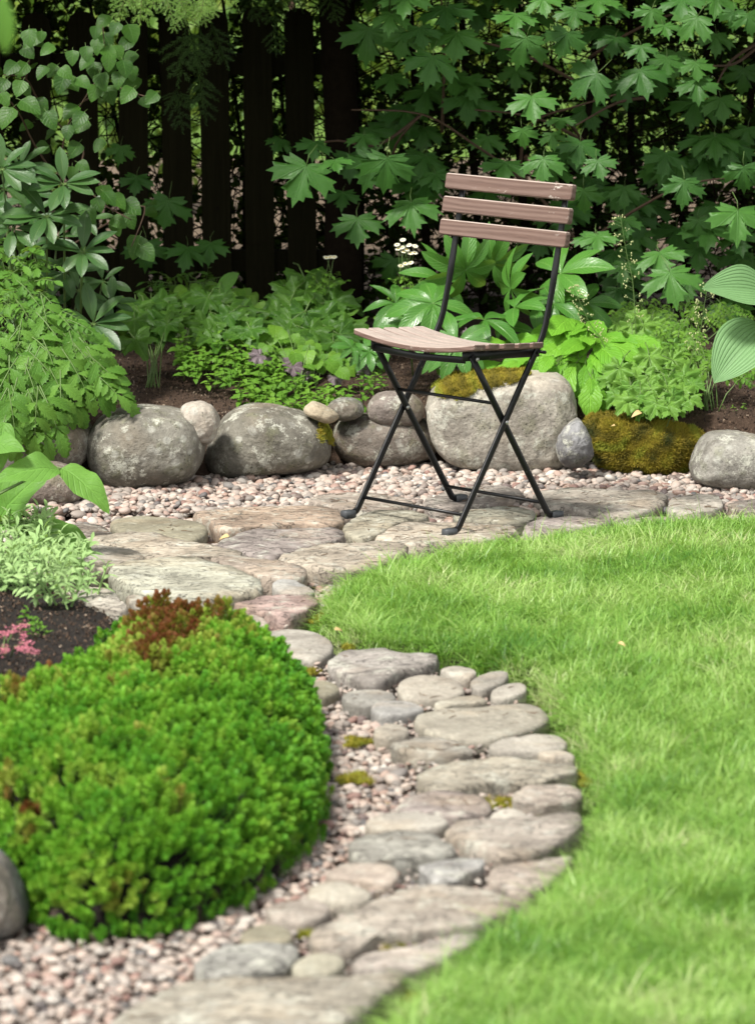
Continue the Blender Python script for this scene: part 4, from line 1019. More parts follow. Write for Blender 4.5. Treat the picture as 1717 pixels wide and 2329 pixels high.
# rhododendron
RL = simple_leaf('rhododendron_leaf', M_rhodo, 1.0, .35, lance, 8, 4, fold=.22, droop=.22)
t = thing('rhododendron', (-.95, 11.35, .15), 'rhododendron with whorls of long smooth oval leaves at the left in front of the fence', 'shrub')
WH = [(107,492,75),(146,419,72),(5,385,70),(190,573,70),(213,737,85),(30,520,62),(47,378,60),(70,440,55),(20,610,60),(100,620,60),(180,660,60),(255,690,45),(-20,470,70),(130,540,55),(40,690,60),(150,620,60),(75,490,62),(200,500,50),(0,560,60),(60,660,60),(235,640,50),(10,430,60)]
for wi, (px, py, sz) in enumerate(WH):
    Y = 11.15 + (.0 if wi < 6 else U(.1, .3)); c = P(px, py, Y); n = R.randint(7, 9) if wi < 7 else 6; a0 = U(0, 6)
    for k in range(n):
        a = a0 + 2*pi*k/n + U(-.25, .25); up = U(.1, .7)
        d = Vector((cos(a), -.25 + sin(a)*.35 - .1, sin(a)*.55 + up*.35)); 
        L = sz * 1.25 * U(.75, 1.1) * Y / F * 1.0
        ob('leaf', R.choice(RL), t, frame(c + d*.008, d, Vector((-d.x*.5, -.65, 1)), L))
    stems(t, (c.x*.6 - .35, 11.4, .16), [c], .004, M_gstem, 'stem', -.1)

# climber with round leaves
VLm = simple_leaf('climber_leaf', M_vine, 1.0, .82, ovate, 8, 4, fold=.18, droop=.22, serr=.02, wave=.05)
t = thing('climbing_shrub', (-.95, 11.7, .16), 'leafy branches with small rounded leaves climbing over the left end of the fence', 'shrub')
VP = [[(160,560),(140,420),(150,300),(190,230),(235,150),(235,60)],[(150,300),(90,230),(60,180),(10,170)],[(190,230),(260,200),(300,210),(350,225)],[(140,420),(80,330),(40,250),(-10,200)],[(150,350),(190,340),(185,400),(230,460),(300,500)],[(60,180),(70,120),(65,85)],[(160,560),(260,500),(330,470),(300,560)]]
for pl in VP:
    branch(t, pl, 11.6, 11.34, .0030, .0013)
VC = [(235,48,45),(262,64,38),(218,74,36),(245,90,42),(285,100,44),(300,75,52),(222,104,42),(198,122,42),(250,120,44),(270,118,40),(296,132,44),(215,160,46),(195,140,44),(248,142,42),(285,155,46),(300,165,40),(165,130,38),(190,187,46),(150,165,40),(270,180,46),(232,185,46),(165,190,46),(140,190,50),(215,210,44),(250,215,48),(290,215,48),(345,222,40),(305,190,40),(330,232,32),(68,85,46),(95,82,28),(72,90,52),(65,118,40),(108,112,42),(25,155,44),(50,158,44),(95,163,40),(120,160,38),(45,200,44),(5,195,44),(60,205,36),(10,225,40),(15,265,58),(70,240,62),(90,245,60),(115,272,50),(160,252,50),(180,270,46),(185,285,46),(170,340,46),(225,330,40),(155,300,40),(240,440,50),(270,455,50),(205,490,44),(300,470,56),(295,500,46),(270,505,46),(310,560,60),(335,575,50),(265,520,40),(250,450,48),(225,465,40),(165,395,40),(190,378,38)]
for px, py, s in VC:
    Y = 11.32 + U(-.1, .12); a = U(-2.6, -.5); c = P(px, py, Y); d = Vector((cos(a)*.8, -.5, sin(a)*.7))
    c = c - d.normalized()*.5*s*Y/F
    ob('leaf', R.choice(VLm), t, frame(c, d, Vector((U(-.4, .4), -1.0, .9)), s*1.0*Y/F))
for i in range(16):
    px, py = R.choice(R.choice(VP)); px += U(-45, 45); py += U(-40, 40); Y = U(11.7, 11.9)
    ob('leaf', R.choice(VLm), t, frame(P(px, py, Y), Vector((U(-1,1), -.5, U(-1,.3))), Vector((U(-.5,.5), -1, .7)), U(32, 46)*Y/F))

# astilbe-like shrub with serrated leaflets
def compound(seed, mat, pairs=3, lw=.46, llen=.44, serr=.20, nm='compound_leaf', droop=.3):
    r = random.Random(seed); mb = MB()
    def zz(y): return -droop * y * y
    mb.tube([(0, y, zz(y)) for y in (-.1, .2, .45, .7)], [.014, .012, .010, .006], 4, 1, False)
    for i in range(pairs):
        y = .16 + .5 * i / max(1, pairs-1)
        for s in (-1, 1):
            a = radians(r.uniform(48, 66)) * s; l = llen * (1 - .22*i) * r.uniform(.85, 1.1)
            M = Matrix.Translation((0, y, zz(y))) @ Matrix.Rotation(-a, 4, 'Z') @ Matrix.Rotation(r.uniform(-.35, .25), 4, 'X') @ Matrix.Rotation(r.uniform(-.3, .3), 4, 'Y')
            blade(mb, l, l*lw, 12, lance, .3, .35, serr=serr, M=M, seed=seed + i, cols=1)
    M = Matrix.Translation((0, .7, zz(.7))) @ Matrix.Rotation(-.35, 4, 'X'); blade(mb, llen*1.1, llen*lw*1.1, 12, lance, .25, .3, serr=serr, M=M, seed=seed, cols=1)
    return mb.mesh(nm, [mat, M_gstem])
AL = [compound(300 + i, M_astil) for i in range(6)]
ALf = [compound(320 + i, M_astil, 4, .5, .30, .2) for i in range(4)]
AP = [(-70,555),(30,540),(80,560),(115,600),(125,660),(150,700),(195,735),(240,800),(262,850),(235,868),(180,885),(130,915),(80,945),(20,955),(-70,940)]
t = thing('astilbe', (-.86, 10.85, .1), 'bushy bright green plant with serrated leaflets hanging over the left boulder', 'plant')
tips = []
for px, py in sorted(sample_poly(AP, 150, 15), key=lambda q: q[1]):
    top = py < 740
    Y = 11.15 - (py - 540) / 460 * .75 + U(-.06, .06)
    dx = (px - 40) / 190 + U(-.5, .5); dz = -(py - 640) / 330 + U(-.3, .35)
    d = Vector((dx, -.55 + U(-.25, .2), dz - .1)); s = U(84, 116) if not top else U(60, 88)
    c = P(px, py, Y) - d.normalized() * .4 * s * Y / F
    ob('leaf', R.choice(ALf if top and R.random() < .6 else AL), t, frame(c, d, Vector((dx*.2, -.8, 1)), s * 1.25 * Y / F)); tips.append(c)
stems(t, (-.86, 10.95, .1), R.sample(tips, 40), .0028, M_gstem)

# lobed ground leaves
GL = [round_lobed(400 + i, 5, .34, .05, [M_geum, M_gstem], .10, .35, .5) for i in range(5)]
RND = simple_leaf('round_leaf', M_herb, 1.0, .92, ovate, 7, 3, fold=.12, droop=.3, wave=.05)
HERB = []
for i in range(5):
    r = random.Random(500 + i); mb = MB(); mb.tube([(0,0,0),(0,0,.4),(.02,0,.85)], [.022,.018,.012], 4, 1, False)
    for lv in range(4):
        for s in (0, pi):
            a = s + lv*pi/2 + r.uniform(-.3, .3); L = .48*(1-.13*lv)*r.uniform(.85, 1.1); z = .25 + .19*lv
            M = Matrix.Translation((0,0,z)) @ Matrix.Rotation(a, 4, 'Z') @ Matrix.Rotation(r.uniform(.0, .5), 4, 'X')
            blade(mb, L, L*.58, 6, ovate, .2, .35, serr=.07, M=M, cols=1, seed=lv)
    HERB.append(mb.mesh('herb_sprig', [M_herb, M_gstem]))
def leaf_clump(name, label, cat, poly, n, meshes, size, Yf, group=None, mind=14, normal=(0, -.7, 1), part='leaf', dirdown=.4, base=None, stem=True):
    cx = sum(p[0] for p in poly)/len(poly); my = max(p[1] for p in poly)
    Y0 = Yf(my); b = P(cx, my, Y0); b.z = gz(b.x, b.y); t = thing(name, b, label, cat, group); tp = []
    for px, py in sorted(sample_poly(poly, n, mind), key=lambda q: q[1]):
        Y = Yf(py) + U(-.05, .05); c = P(px, py, Y); a = U(0, 6.28)
        d = Vector(((px-cx)/120 + U(-.5, .5), -.55 + U(-.3, .3), -dirdown + U(-.35, .35))); nn = Vector(normal) + Vector((U(-.35,.35), U(-.2,.2), U(-.2,.2)))
        s = size * U(.72, 1.15) * Y / F; c -= d.normalized() * s * .4
        ob(part, R.choice(meshes), t, frame(c, d, nn, s)); tp.append(c)
    if stem and tp:
        stems(t, b, R.sample(tp, min(len(tp), 14)), .0016)
    return t
lin = lambda ya, Ya, yb, Yb: (lambda py: Ya + (Yb - Ya) * (py - ya) / (yb - ya))
leaf_clump('lobed_leaf_plant', 'mound of crinkled lobed leaves directly left of the chair seat', 'plant', [(590,680),(660,655),(740,665),(800,690),(830,730),(820,790),(760,830),(680,820),(600,760),(570,720)], 52, GL, 104, lin(660,11.85,830,11.45))
leaf_clump('lobed_leaf_plant', 'darker clump of crinkled lobed leaves next to the rhododendron', 'plant', [(275,720),(310,690),(380,680),(430,700),(420,770),(380,800),(310,800),(280,770)], 24, GL, 92, lin(680,11.7,800,11.35))
leaf_clump('lobed_leaf_plant', 'low clump of lobed leaves in the left bed below the fern leaves', 'plant', [(420,690),(480,680),(560,700),(600,750),(560,790),(470,790),(420,750)], 34, GL, 80, lin(680,11.7,800,11.35))
leaf_clump('ground_cover_plant', 'patch of glossy round leaves in front of the crinkled mound beside the chair', 'plant', [(560,740),(640,745),(720,790),(800,820),(790,850),(700,835),(610,810),(560,780)], 55, RND, 38, lin(740,11.5,860,11.25), mind=10)
leaf_clump('ground_cover_plant', 'small round leaves between the two lobed clumps in the shade', 'plant', [(400,660),(470,650),(560,660),(600,690),(560,720),(450,720)], 50, RND, 36, lin(640,11.95,720,11.7), mind=9)
FERN = [compound(340 + i, M_geum, 6, .34, .30, .3, 'fern_leaf', .15) for i in range(3)]
leaf_clump('fern_leaf_plant', 'finely cut ferny leaves standing against the dark fence base', 'plant', [(330,640),(380,615),(480,620),(500,660),(440,680),(350,680)], 22, FERN, 80, lin(600,12.0,700,11.8), dirdown=-.3)
LV1 = simple_leaf('lily_leaf', M_geum, 1.0, .42, lance, 8, 3, fold=.2, droop=.2)
t = thing('lily_leaf_plant', P(520, 720, 11.75), 'plant with upright pointed oval leaves in the middle of the left bed', 'plant')
for jx, jy, tx, ty in [(487,675,533,622),(470,680,425,700),(520,680,565,690),(480,690,470,740),(500,690,520,745)]:
    a, b_ = P(jx, jy, 11.75), P(tx, ty, 11.7); ob('leaf', R.choice(LV1), t, frame(a, b_-a, (U(-.6,.0), -1, .6), (b_-a).length*1.05))
stems(t, P(500, 745, 11.8), [P(487,675,11.75), P(480,690,11.75), P(505,685,11.75)], .002)
def herb_patch(label, poly, n, size, Yf, meshes=None, name='herb_patch', cat='plant', mind=11, part='sprig'):
    cx = sum(p[0] for p in poly)/len(poly); my = max(p[1] for p in poly); b = P(cx, my, Yf(my)); b.z = gz(b.x, b.y)
    t = thing(name, b, label, cat)
    for px, py in sorted(sample_poly(poly, n, mind), key=lambda q: q[1]):
        Y = Yf(py); s = size*U(.7, 1.2)*Y/F; c = P(px, py, Y) - Vector((0, 0, s*.5)); u = Vector((U(-.35,.35), -.25+U(-.3,.2), 1))
        q = u.to_track_quat('Z', 'Y').to_matrix().to_4x4() @ Matrix.Rotation(U(0, 6.28), 4, 'Z')
        ob(part, R.choice(meshes or HERB), t, Matrix.Translation(c) @ q @ Matrix.Scale(s, 4))
    return t
herb_patch('low mint like sprigs at the front of the bed above the long low boulder', [(540,880),(570,840),(640,850),(740,870),(800,900),(830,920),(760,930),(660,935),(580,925),(545,905)], 46, 62, lin(840,11.3,935,10.98))
herb_patch('low mint like sprigs beside the bare brown soil left of the centre', [(390,790),(440,760),(540,770),(620,800),(640,850),(560,850),(480,870),(420,840),(385,815)], 52, 58, lin(760,11.5,870,11.15))
herb_patch('small bright seedlings in the bare soil above the large round boulder', [(270,908),(300,906),(310,925),(275,925)], 3, 34, lin(900,11.0,930,10.95))
herb_patch('little sprigs in front of the pinkish stone under the chair seat', [(810,840),(870,835),(880,870),(820,880)], 9, 38, lin(830,11.3,890,11.1))
herb_patch('tiny seedlings in the dark soil at the right edge behind the grey boulder', [(1600,925),(1700,900),(1717,960),(1640,970)], 8, 24, lin(900,11.1,970,10.95))

# feverfew with cream flower heads
def flower_head(seed, rad=.5):
    r = random.Random(seed); mb = MB()
    for k in range(11):
        a = 2*pi*k/11 + r.uniform(-.1, .1); M = Matrix.Rotation(a, 4, 'Z') @ Matrix.Rotation(.35, 4, 'X'); blade(mb, rad, rad*.42, 3, obov, 0, .3, M=M, cols=1)
    for k in range(3):
        mb.tube([(0,0,-.05),(0,0,.06),(0,0,.12)], [rad*.42, rad*.36, rad*.1], 8, 1)
    return mb.mesh('flower_head', [M_cream, M_yel])
FH = [flower_head(i) for i in range(3)]
def feverfew(label, base, heads, poly, n, Y):
    b = P(base[0], base[1], Y); b.z = gz(b.x, Y); t = thing('feverfew', b, label, 'flower')
    for px, py in sample_poly(poly, n, 9):
        YY = Y + U(-.06, .06); s = U(26, 42)*YY/F; d = Vector((U(-1,1), -.5, U(-.4,.6))); ob('leaf', R.choice(FEVL), t, frame(P(px, py, YY), d, (U(-.4,.4), -.8, 1), s))
    for px, py in heads:
        c = P(px, py, Y); ob('flower', R.choice(FH), t, Matrix.Translation(c) @ (Vector((U(-.3,.3), -.5, 1)).to_track_quat('Z','Y').to_matrix().to_4x4()) @ Matrix.Scale(16*Y/F, 4))
    hx = sum(h[0] for h in heads)/len(heads); hy = sum(h[1] for h in heads)/len(heads)
    J = P(hx - 3, hy + 70, Y); stems(t, b, [J], .0022, lift=.02); stems(t, J, [P(a, b_, Y) for a, b_ in heads], .0009, lift=.1)
FEVL = [compound(360 + i, M_herb, 4, .5, .32, .28, 'fine_leaf', .2) for i in range(3)]
feverfew('feverfew stem with a dense cluster of cream flower heads left of the chair back', (925,780), [(916,546),(903,557),(915,563),(925,568),(930,558),(944,560),(933,576),(943,575),(918,572),(906,566),(912,605),(922,600),(934,598)], [(890,640),(930,610),(960,650),(980,700),(950,760),(890,760),(870,710)], 46, 11.55)
feverfew('short feverfew stem with three cream flower heads against the dark fence', (745,720), [(742,586),(751,585),(760,585)], [(705,650),(740,610),(770,630),(775,665),(740,680),(700,675)], 22, 11.8)

# hellebore
def palmate(seed, n=8, mat=None):
    r = random.Random(seed); mb = MB()
    for k in range(n):
        a = radians(-140 + 280*k/(n-1) + r.uniform(-7, 7)); l = (1.0 - .18*abs(a)/2.4)*r.uniform(.88, 1.05)
        M = Matrix.Rotation(-a, 4, 'Z') @ Matrix.Rotation(r.uniform(-.05, .40), 4, 'X') @ Matrix.Rotation(r.uniform(-.25, .25), 4, 'Y')
        blade(mb, l, l*.36*r.uniform(.9, 1.15), 10, lance, .24, .5*r.uniform(.5, 1.2), wave=.06, serr=.012, M=M, seed=seed+k, cols=2)
    mb.tube([(0,0,0),(0,-.2,-.3),(0,-.2,-1.0)], [.025,.022,.025], 5, 1)
    return mb.mesh('palmate_leaf', [mat or M_hell, M_gstem])
HL = [palmate(600 + i, 7 + i % 3) for i in range(5)]
t = thing('hellebore', (.33, 11.45, .16), 'glossy green hellebore with palm shaped leaves of long leaflets behind the chair back posts', 'plant')
for px, py, s, ax, az, Y in [(1100,727,112,.0,-.1,11.2),(1161,655,105,.1,.3,11.35),(1275,622,125,.9,.15,11.4),(1057,614,105,-.1,.6,11.4),(985,690,118,-.8,-.2,11.3),(1220,760,95,.4,-.5,11.25),(1010,640,110,-.7,.4,11.45),(1120,600,100,.1,.8,11.5),(1330,690,95,.8,-.4,11.4),(940,730,100,-.7,-.5,11.35),(1170,700,100,.3,.0,11.25),(1040,780,100,-.3,-.8,11.1),(1260,690,100,.6,-.2,11.35),(1000,800,70,.1,-1,11.15),(900,690,80,-1,.1,11.45)]:
    ob('leaf', R.choice(HL), t, frame(P(px, py, Y), Vector((ax, -.35, az + .05)), Vector((ax*.3, -.9, .8)), s*1.02*Y/F))
t2 = thing('hellebore', P(830, 800, 11.3), 'small hellebore seedling with a few drooping glossy leaflets just below the chair seat', 'plant')
for px, py, s, ax, az in [(840,800,62,-.4,-.6),(880,780,60,.5,-.1),(800,790,50,-1,.1)]: ob('leaf', R.choice(HL), t2, frame(P(px, py, 11.25), Vector((ax, -.4, az)), Vector((0, -.8, 1)), s*11.25/F))

# purple heuchera
PL = [round_lobed(700 + i, 7, .16, .04, [M_purple, M_gstem], .10, .3, .35) for i in range(3)]
def placed(name, label, cat, base, lst, meshes, Y, nrm=(0, -.9, .8)):
    b = P(base[0], base[1], Y); t = thing(name, b, label, cat)
    for px, py, s, ax, az in lst:
        d = Vector((ax, -.35, az)); sz = s*Y/F; ob('leaf', R.choice(meshes), t, frame(P(px, py, Y + U(-.03,.03)) - d.normalized()*sz*.45, d, Vector(nrm) + Vector((U(-.2,.2), 0, U(-.2,.2))), sz))
    return t
placed('purple_leaf_plant', 'silvery purple lobed leaves showing under the chair seat', 'plant', (1040,860), [(1068,758,46,.3,.6),(1030,825,66,-.3,-.3),(1060,840,60,.4,-.4),(1010,850,50,-.7,-.2),(1085,830,48,.8,.1)], PL, 11.12)
placed('purple_leaf_plant', 'dull purple leaves low between the green ground cover left of the chair', 'plant', (640,850), [(575,815,44,-.6,-.2),(600,830,48,.1,-.5),(655,835,46,-.3,-.3),(680,845,46,.5,-.4),(700,855,40,.9,-.1),(830,850,44,0,-.4),(770,868,40,.4,-.4)], PL, 11.3)

# lime primrose, green heuchera, yellow-green herb
LM = simple_leaf('primrose_leaf', M_lime, 1.0, .48, obov, 12, 4, fold=.12, droop=.45, serr=.05, wave=.16, crinkle=.05)
t = thing('primrose', P(1330, 905, 11.1), 'lime green clump of long wrinkled leaves right of the chair legs', 'plant')
for i in range(92):
    a = U(0, 6.28); q_ = sqrt(R.random()); px, py = 1338 + 125*q_*cos(a), 818 + 62*q_*sin(a) + (8 if cos(a) > 0 else -8)
    d = Vector((cos(a)*.9 + U(-.4,.4), -.7, -sin(a)*.45 - .30 + U(-.2,.2))); s = U(70, 120); Y = 11.28 - (py-760)/200*.36; py -= 22
    ob('leaf', R.choice(LM), t, frame(P(px, py, Y), d, Vector((-cos(a)*.3, -.7, 1)), s*Y/F))
for i in range(12):
    px, py = U(1130, 1260), U(775, 830); a = U(-.4, 3.5); d = Vector((cos(a), -.5, U(-.2,.5))); Y = U(11.1, 11.25)
    ob('leaf', R.choice(LM), t, frame(P(px, py, Y), d, Vector((0, -.7, 1)), U(60, 90)*Y/F))
HE = [round_lobed(720 + i, 7, .26, .07, [M_heuch, M_gstem], .13, .35, .35) for i in range(5)]
leaf_clump('heuchera', 'frilly green heuchera leaves spilling over the top of the mossy boulder', 'plant', [(1395,820),(1440,780),(1520,790),(1580,830),(1600,880),(1570,930),(1500,945),(1430,945),(1390,920),(1375,870)], 62, HE, 74, lin(780,11.25,950,10.85), dirdown=.5)
leaf_clump('heuchera', 'upper clump of green frilly leaves at the foot of the tiny flower stalks', 'plant', [(1380,740),(1440,720),(1500,745),(1540,790),(1480,810),(1400,800)], 26, HE, 62, lin(720,11.5,810,11.3))
leaf_clump('ferny_herb', 'yellow green ferny herb growing between the heuchera and the hosta', 'plant', [(1490,745),(1560,730),(1600,770),(1640,800),(1717,790),(1740,860),(1680,870),(1600,840),(1520,800)], 90, FEVL, 56, lin(720,11.35,880,11.0), mind=8)
leaf_clump('ferny_herb', 'dim low ferny leaves under the maple at the right in the shade', 'plant', [(1380,700),(1480,680),(1600,690),(1717,700),(1717,740),(1560,730),(1400,740)], 50, FEVL, 50, lin(680,11.9,740,11.7), mind=9)
# tiny flower stalks
def stalk(label, pl, Y):
    t = thing('flower_stalk', P(*pl[0], Y), label, 'flower', 'thin heuchera flower stalks'); branch(t, pl, Y, Y, .0014, .0007, M_gstem, 'stem', 5)
    mb = MB()
    n = 0; bl = []
    for i in range(len(pl)-1):
        if i < 1: continue
        for k in range(11):
            f = (k+U(0,1))/11; x = pl[i][0]+(pl[i+1][0]-pl[i][0])*f; y = pl[i][1]+(pl[i+1][1]-pl[i][1])*f
            s = R.choice((-1,1))*U(5, 20); e = P(x+s, y-abs(s)*.5, Y+U(-.02,.02)); b = P(x, y, Y); mb.tube([b, e], .0005, 3, 1, False)
            for q in range(3):
                cc = e + Vector((U(-.005,.005), U(-.005,.005), U(-.006,.004))); mb.tube([cc-Vector((0,0,.0022)), cc, cc+Vector((0,0,.0022))], [.0008,.0021,.0006], 5, 0)
    ob('blossoms', mb.mesh('blossoms', [M_bud, M_gstem]), t, kind='stuff')
M_bud = plain_mat('pale_flower_bud', (.42, .45, .20), .6, 90, .3)
stalk('tall thin stalk of tiny pale buds rising right of the chair back', [(1452,860),(1445,745),(1438,640),(1425,580),(1410,490)], 11.25)
stalk('leaning thin stalk of tiny pale buds in front of the lime primrose', [(1405,870),(1370,780),(1340,735),(1320,690),(1300,650)], 11.15)
stalk('short thin stalk of tiny pale buds beside the hosta leaves', [(1560,880),(1575,800),(1592,750),(1600,700),(1608,650)], 11.1)

# hosta
HOL = simple_leaf('hosta_leaf', M_hosta, 1.0, .72, lambda t: sin(pi*t**.72)**.75 if 0 < t < 1 else 0, 14, 3, fold=.25, droop=.35, wave=.04, cols=5)
t = thing('hosta', (.99, 10.98, .15), 'hosta with large ribbed pale green leaves entering at the right edge', 'plant')
for jx, jy, tx, ty, w_ in [(1748,668,1622,628,0),(1738,742,1622,846,0),(1750,690,1785,790,0),(1770,650,1860,600,0),(1770,700,1900,740,0),(1790,760,1830,880,0)]:
    Y = 10.75; a, b_ = P(jx, jy, Y + .06), P(tx, ty, Y - .05); ob('leaf', R.choice(HOL), t, frame(a, b_-a, (-.1, -1.0, .9), (b_-a).length*1.0))
stems(t, (.99, 10.98, .15), [P(jx, jy, 10.8) for jx, jy in [(1742,668),(1732,742),(1770,650),(1790,760)]], .0035)

# ------------------------------------------------------------ left foreground
CF = simple_leaf('comfrey_leaf', M_comf, 1.0, .58, lambda t: sin(pi*t**.75)**.7 if 0 < t < 1 else 0, 14, 4, fold=.18, droop=.4, wave=.2, cols=3, crinkle=.035)
t = thing('broad_leaf_plant', (-.95, 9.35, 0), 'plant with broad soft bright green leaves reaching in from the left edge before the boulders', 'plant')
CT = []
for jx, jy, tx, ty, nx in [(135,1068,20,1050,.0),(140,1065,240,1105,.3),(-10,1195,45,1075,.2),(90,1195,200,1228,.0),(10,960,-5,1035,.0),(-60,1010,20,985,.0),(-20,1200,-30,1130,0),(95,1190,60,1222,.3)]:
    Y = 9.55 + U(-.1, .1); a, b_ = P(jx, jy, Y + .03), P(tx, ty, Y - .05); ob('leaf', R.choice(CF), t, frame(a, b_-a, (nx, -.8, 1), (b_-a).length*1.08)); CT.append(a)
stems(t, P(-120, 1215, 9.55), CT, .0032, lift=.25)
SV = []
for i in range(5):
    r = random.Random(800+i); mb = MB(); mb.tube([(0,0,0),(0,.02,.5),(.02,0,.95)], [.03,.025,.015], 4, 1, False)
    for lv in range(13):
        a = lv*2.4 + r.uniform(-.3,.3); z = .15+.065*lv; L = .42*r.uniform(.8, 1.15)*(1-.3*abs(lv-5)/8)
        M = Matrix.Translation((0,0,z)) @ Matrix.Rotation(a, 4, 'Z') @ Matrix.Rotation(.25+lv*.06, 4, 'X'); blade(mb, L, L*.28, 5, lance, .2, .4, serr=.04, M=M, cols=1, seed=lv)
    SV.append(mb.mesh('silver_sprig', [M_silver, M_silver]))
def ground_sprigs(name, label, cat, poly, n, size, meshes, mind, zoff=0.0, part='sprig'):
    cx = sum(p[0] for p in poly)/len(poly); cy = sum(p[1] for p in poly)/len(poly); b = G(cx, cy, .08); t = thing(name, b, label, cat)
    for px, py in sorted(sample_poly(poly, n, mind), key=lambda q: q[1]):
        c = G(px, py, .07); z = gz(c.x, c.y); c = G(px, py, max(z, .0) + zoff); s = size*U(.7, 1.2)*c.y/F; u = Vector((U(-.5,.5), -.2+U(-.4,.3), 1))
        q = u.to_track_quat('Z','Y').to_matrix().to_4x4() @ Matrix.Rotation(U(0, 6.28), 4, 'Z')
        ob(part, R.choice(meshes), t, Matrix.Translation((c.x, c.y, c.z)) @ q @ Matrix.Scale(s, 4))
    return t
ground_sprigs('silver_leaf_plant', 'pale silvery green sprawling plant at the left edge between path and dark soil', 'plant', [(-60,1225),(60,1215),(120,1255),(170,1290),(225,1335),(240,1360),(190,1390),(110,1385),(40,1360),(-60,1360)], 105, 96, SV, 9, .0)
ground_sprigs('small_weeds', 'few small green weeds in the dark soil behind the green mound', 'weed', [(40,1400),(90,1400),(120,1450),(60,1460)], 6, 40, HERB, 14)
# pink flowers
def blossom(seed):
    r = random.Random(seed); mb = MB()
    for k in range(26):
        p = Vector((r.gauss(0,.4), r.gauss(0,.4), r.gauss(0,.3)));
        for a in range(5):
            M = Matrix.Translation(p) @ Matrix.Rotation(r.uniform(0,6), 4, 'X') @ Matrix.Rotation(a*1.256, 4, 'Z'); blade(mb, .2, .14, 3, obov, 0, .2, M=M, cols=1)
    return mb.mesh('blossom_cluster', M_pink)
PB = [blossom(i) for i in range(3)]
t = thing('pink_flowers', G(45, 1470, .1), 'low clusters of small pink flowers on the dark soil at the left edge', 'flower')
for px, py, s in [(12,1440,20),(35,1430,18),(52,1445,16),(55,1422,16),(60,1465,22),(45,1475,18),(8,1478,20),(66,1478,14),(82,1482,12),(-15,1450,20)]:
    c = G(px, py, .13); ob('flower_head', R.choice(PB), t, Matrix.Translation(c) @ Matrix.Scale(s*c.y/F*.9, 4))
tp_ = [G(px, py, .125) for px, py in [(12,1440),(35,1430),(60,1465),(8,1478)]]; stems(t, G(30, 1490, .09), tp_, .0015)

# green stonecrop mound
def rosette(seed):
    r = random.Random(seed); mb = MB()
    for lay, (n, tilt, L) in enumerate(((6, 1.25, .9), (6, .75, 1.0), (5, .30, .95), (5, -.15, .8))):
        for k in range(n):
            a = 2*pi*k/n + lay*.5 + r.uniform(-.15,.15); M = Matrix.Translation((0, 0, .75 - lay*.24)) @ Matrix.Rotation(a, 4, 'Z') @ Matrix.Rotation(tilt, 4, 'X')
            l = L*.52*r.uniform(.85, 1.1); blade(mb, l, l*.72, 4, obov, -.3, -.3, M=M, cols=1)
    mb.tube([(0,0,-1.2),(0,0,.5)], .06, 4, 0, False)
    return mb.mesh('rosette', M_sedum)
RO = [rosette(i) for i in range(4)]
mx0, mx1 = min(p[0] for p in MOUND), max(p[0] for p in MOUND); my0, my1 = min(p[1] for p in MOUND), max(p[1] for p in MOUND)
pts = []
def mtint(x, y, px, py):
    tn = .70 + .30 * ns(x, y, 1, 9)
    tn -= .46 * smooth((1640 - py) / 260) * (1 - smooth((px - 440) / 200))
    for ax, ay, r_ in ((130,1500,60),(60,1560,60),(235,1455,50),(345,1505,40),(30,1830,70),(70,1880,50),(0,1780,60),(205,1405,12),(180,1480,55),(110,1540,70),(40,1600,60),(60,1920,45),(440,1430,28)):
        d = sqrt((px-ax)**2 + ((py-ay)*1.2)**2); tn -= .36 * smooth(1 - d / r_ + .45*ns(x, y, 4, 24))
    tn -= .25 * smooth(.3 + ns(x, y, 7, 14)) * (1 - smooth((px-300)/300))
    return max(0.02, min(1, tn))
k = 0
while k < 60000 and len(pts) < 5600:
    k += 1; x, y = U(max(mx0, -1.0), mx1), U(my0, my1); h = mound_h(x, y)
    if h <= .0: continue
    e = .012; gx = (mound_h(x+e, y) - mound_h(x-e, y))/(2*e); gy = (mound_h(x, y+e) - mound_h(x, y-e))/(2*e)
    if R.random() > min(1, .22*sqrt(1 + min(gx*gx+gy*gy, 30))): continue
    n_ = Vector((-gx, -gy, 1.0)); n_.z = max(n_.z, .35*n_.xy.length + .6); n_.normalize()
    lump = .034 * ns(x, y, 9, 13) + .012 * ns(x, y, 2, 38)
    px, py = proj((x, y, h))
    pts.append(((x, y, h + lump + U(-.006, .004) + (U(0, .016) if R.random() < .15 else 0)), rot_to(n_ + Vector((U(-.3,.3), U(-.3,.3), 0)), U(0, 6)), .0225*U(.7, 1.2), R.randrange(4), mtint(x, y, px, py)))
for i in range(700):   # stray rosettes trailing over the gravel edge
    a, b_ = R.choice(MOUND), R.choice(MOUND); j = R.randrange(len(MOUND)); t_ = R.random(); A_, B_ = MOUND[j-1], MOUND[j]
    x, y = A_[0]+(B_[0]-A_[0])*t_ + U(-.02,.025), A_[1]+(B_[1]-A_[1])*t_ + U(-.03,.02)
    pts.append(((x, y, max(-.02, gz(x, y)) + .01), rot_to((U(-.6,.6), U(-.9,.2), 1), U(0, 6)), .0165*U(.7, 1.1), R.randrange(4), U(.5, .95)))
scatter('stonecrop', pts, RO, label='dense cushion of small green stonecrop rosettes spilling over the bed edge')

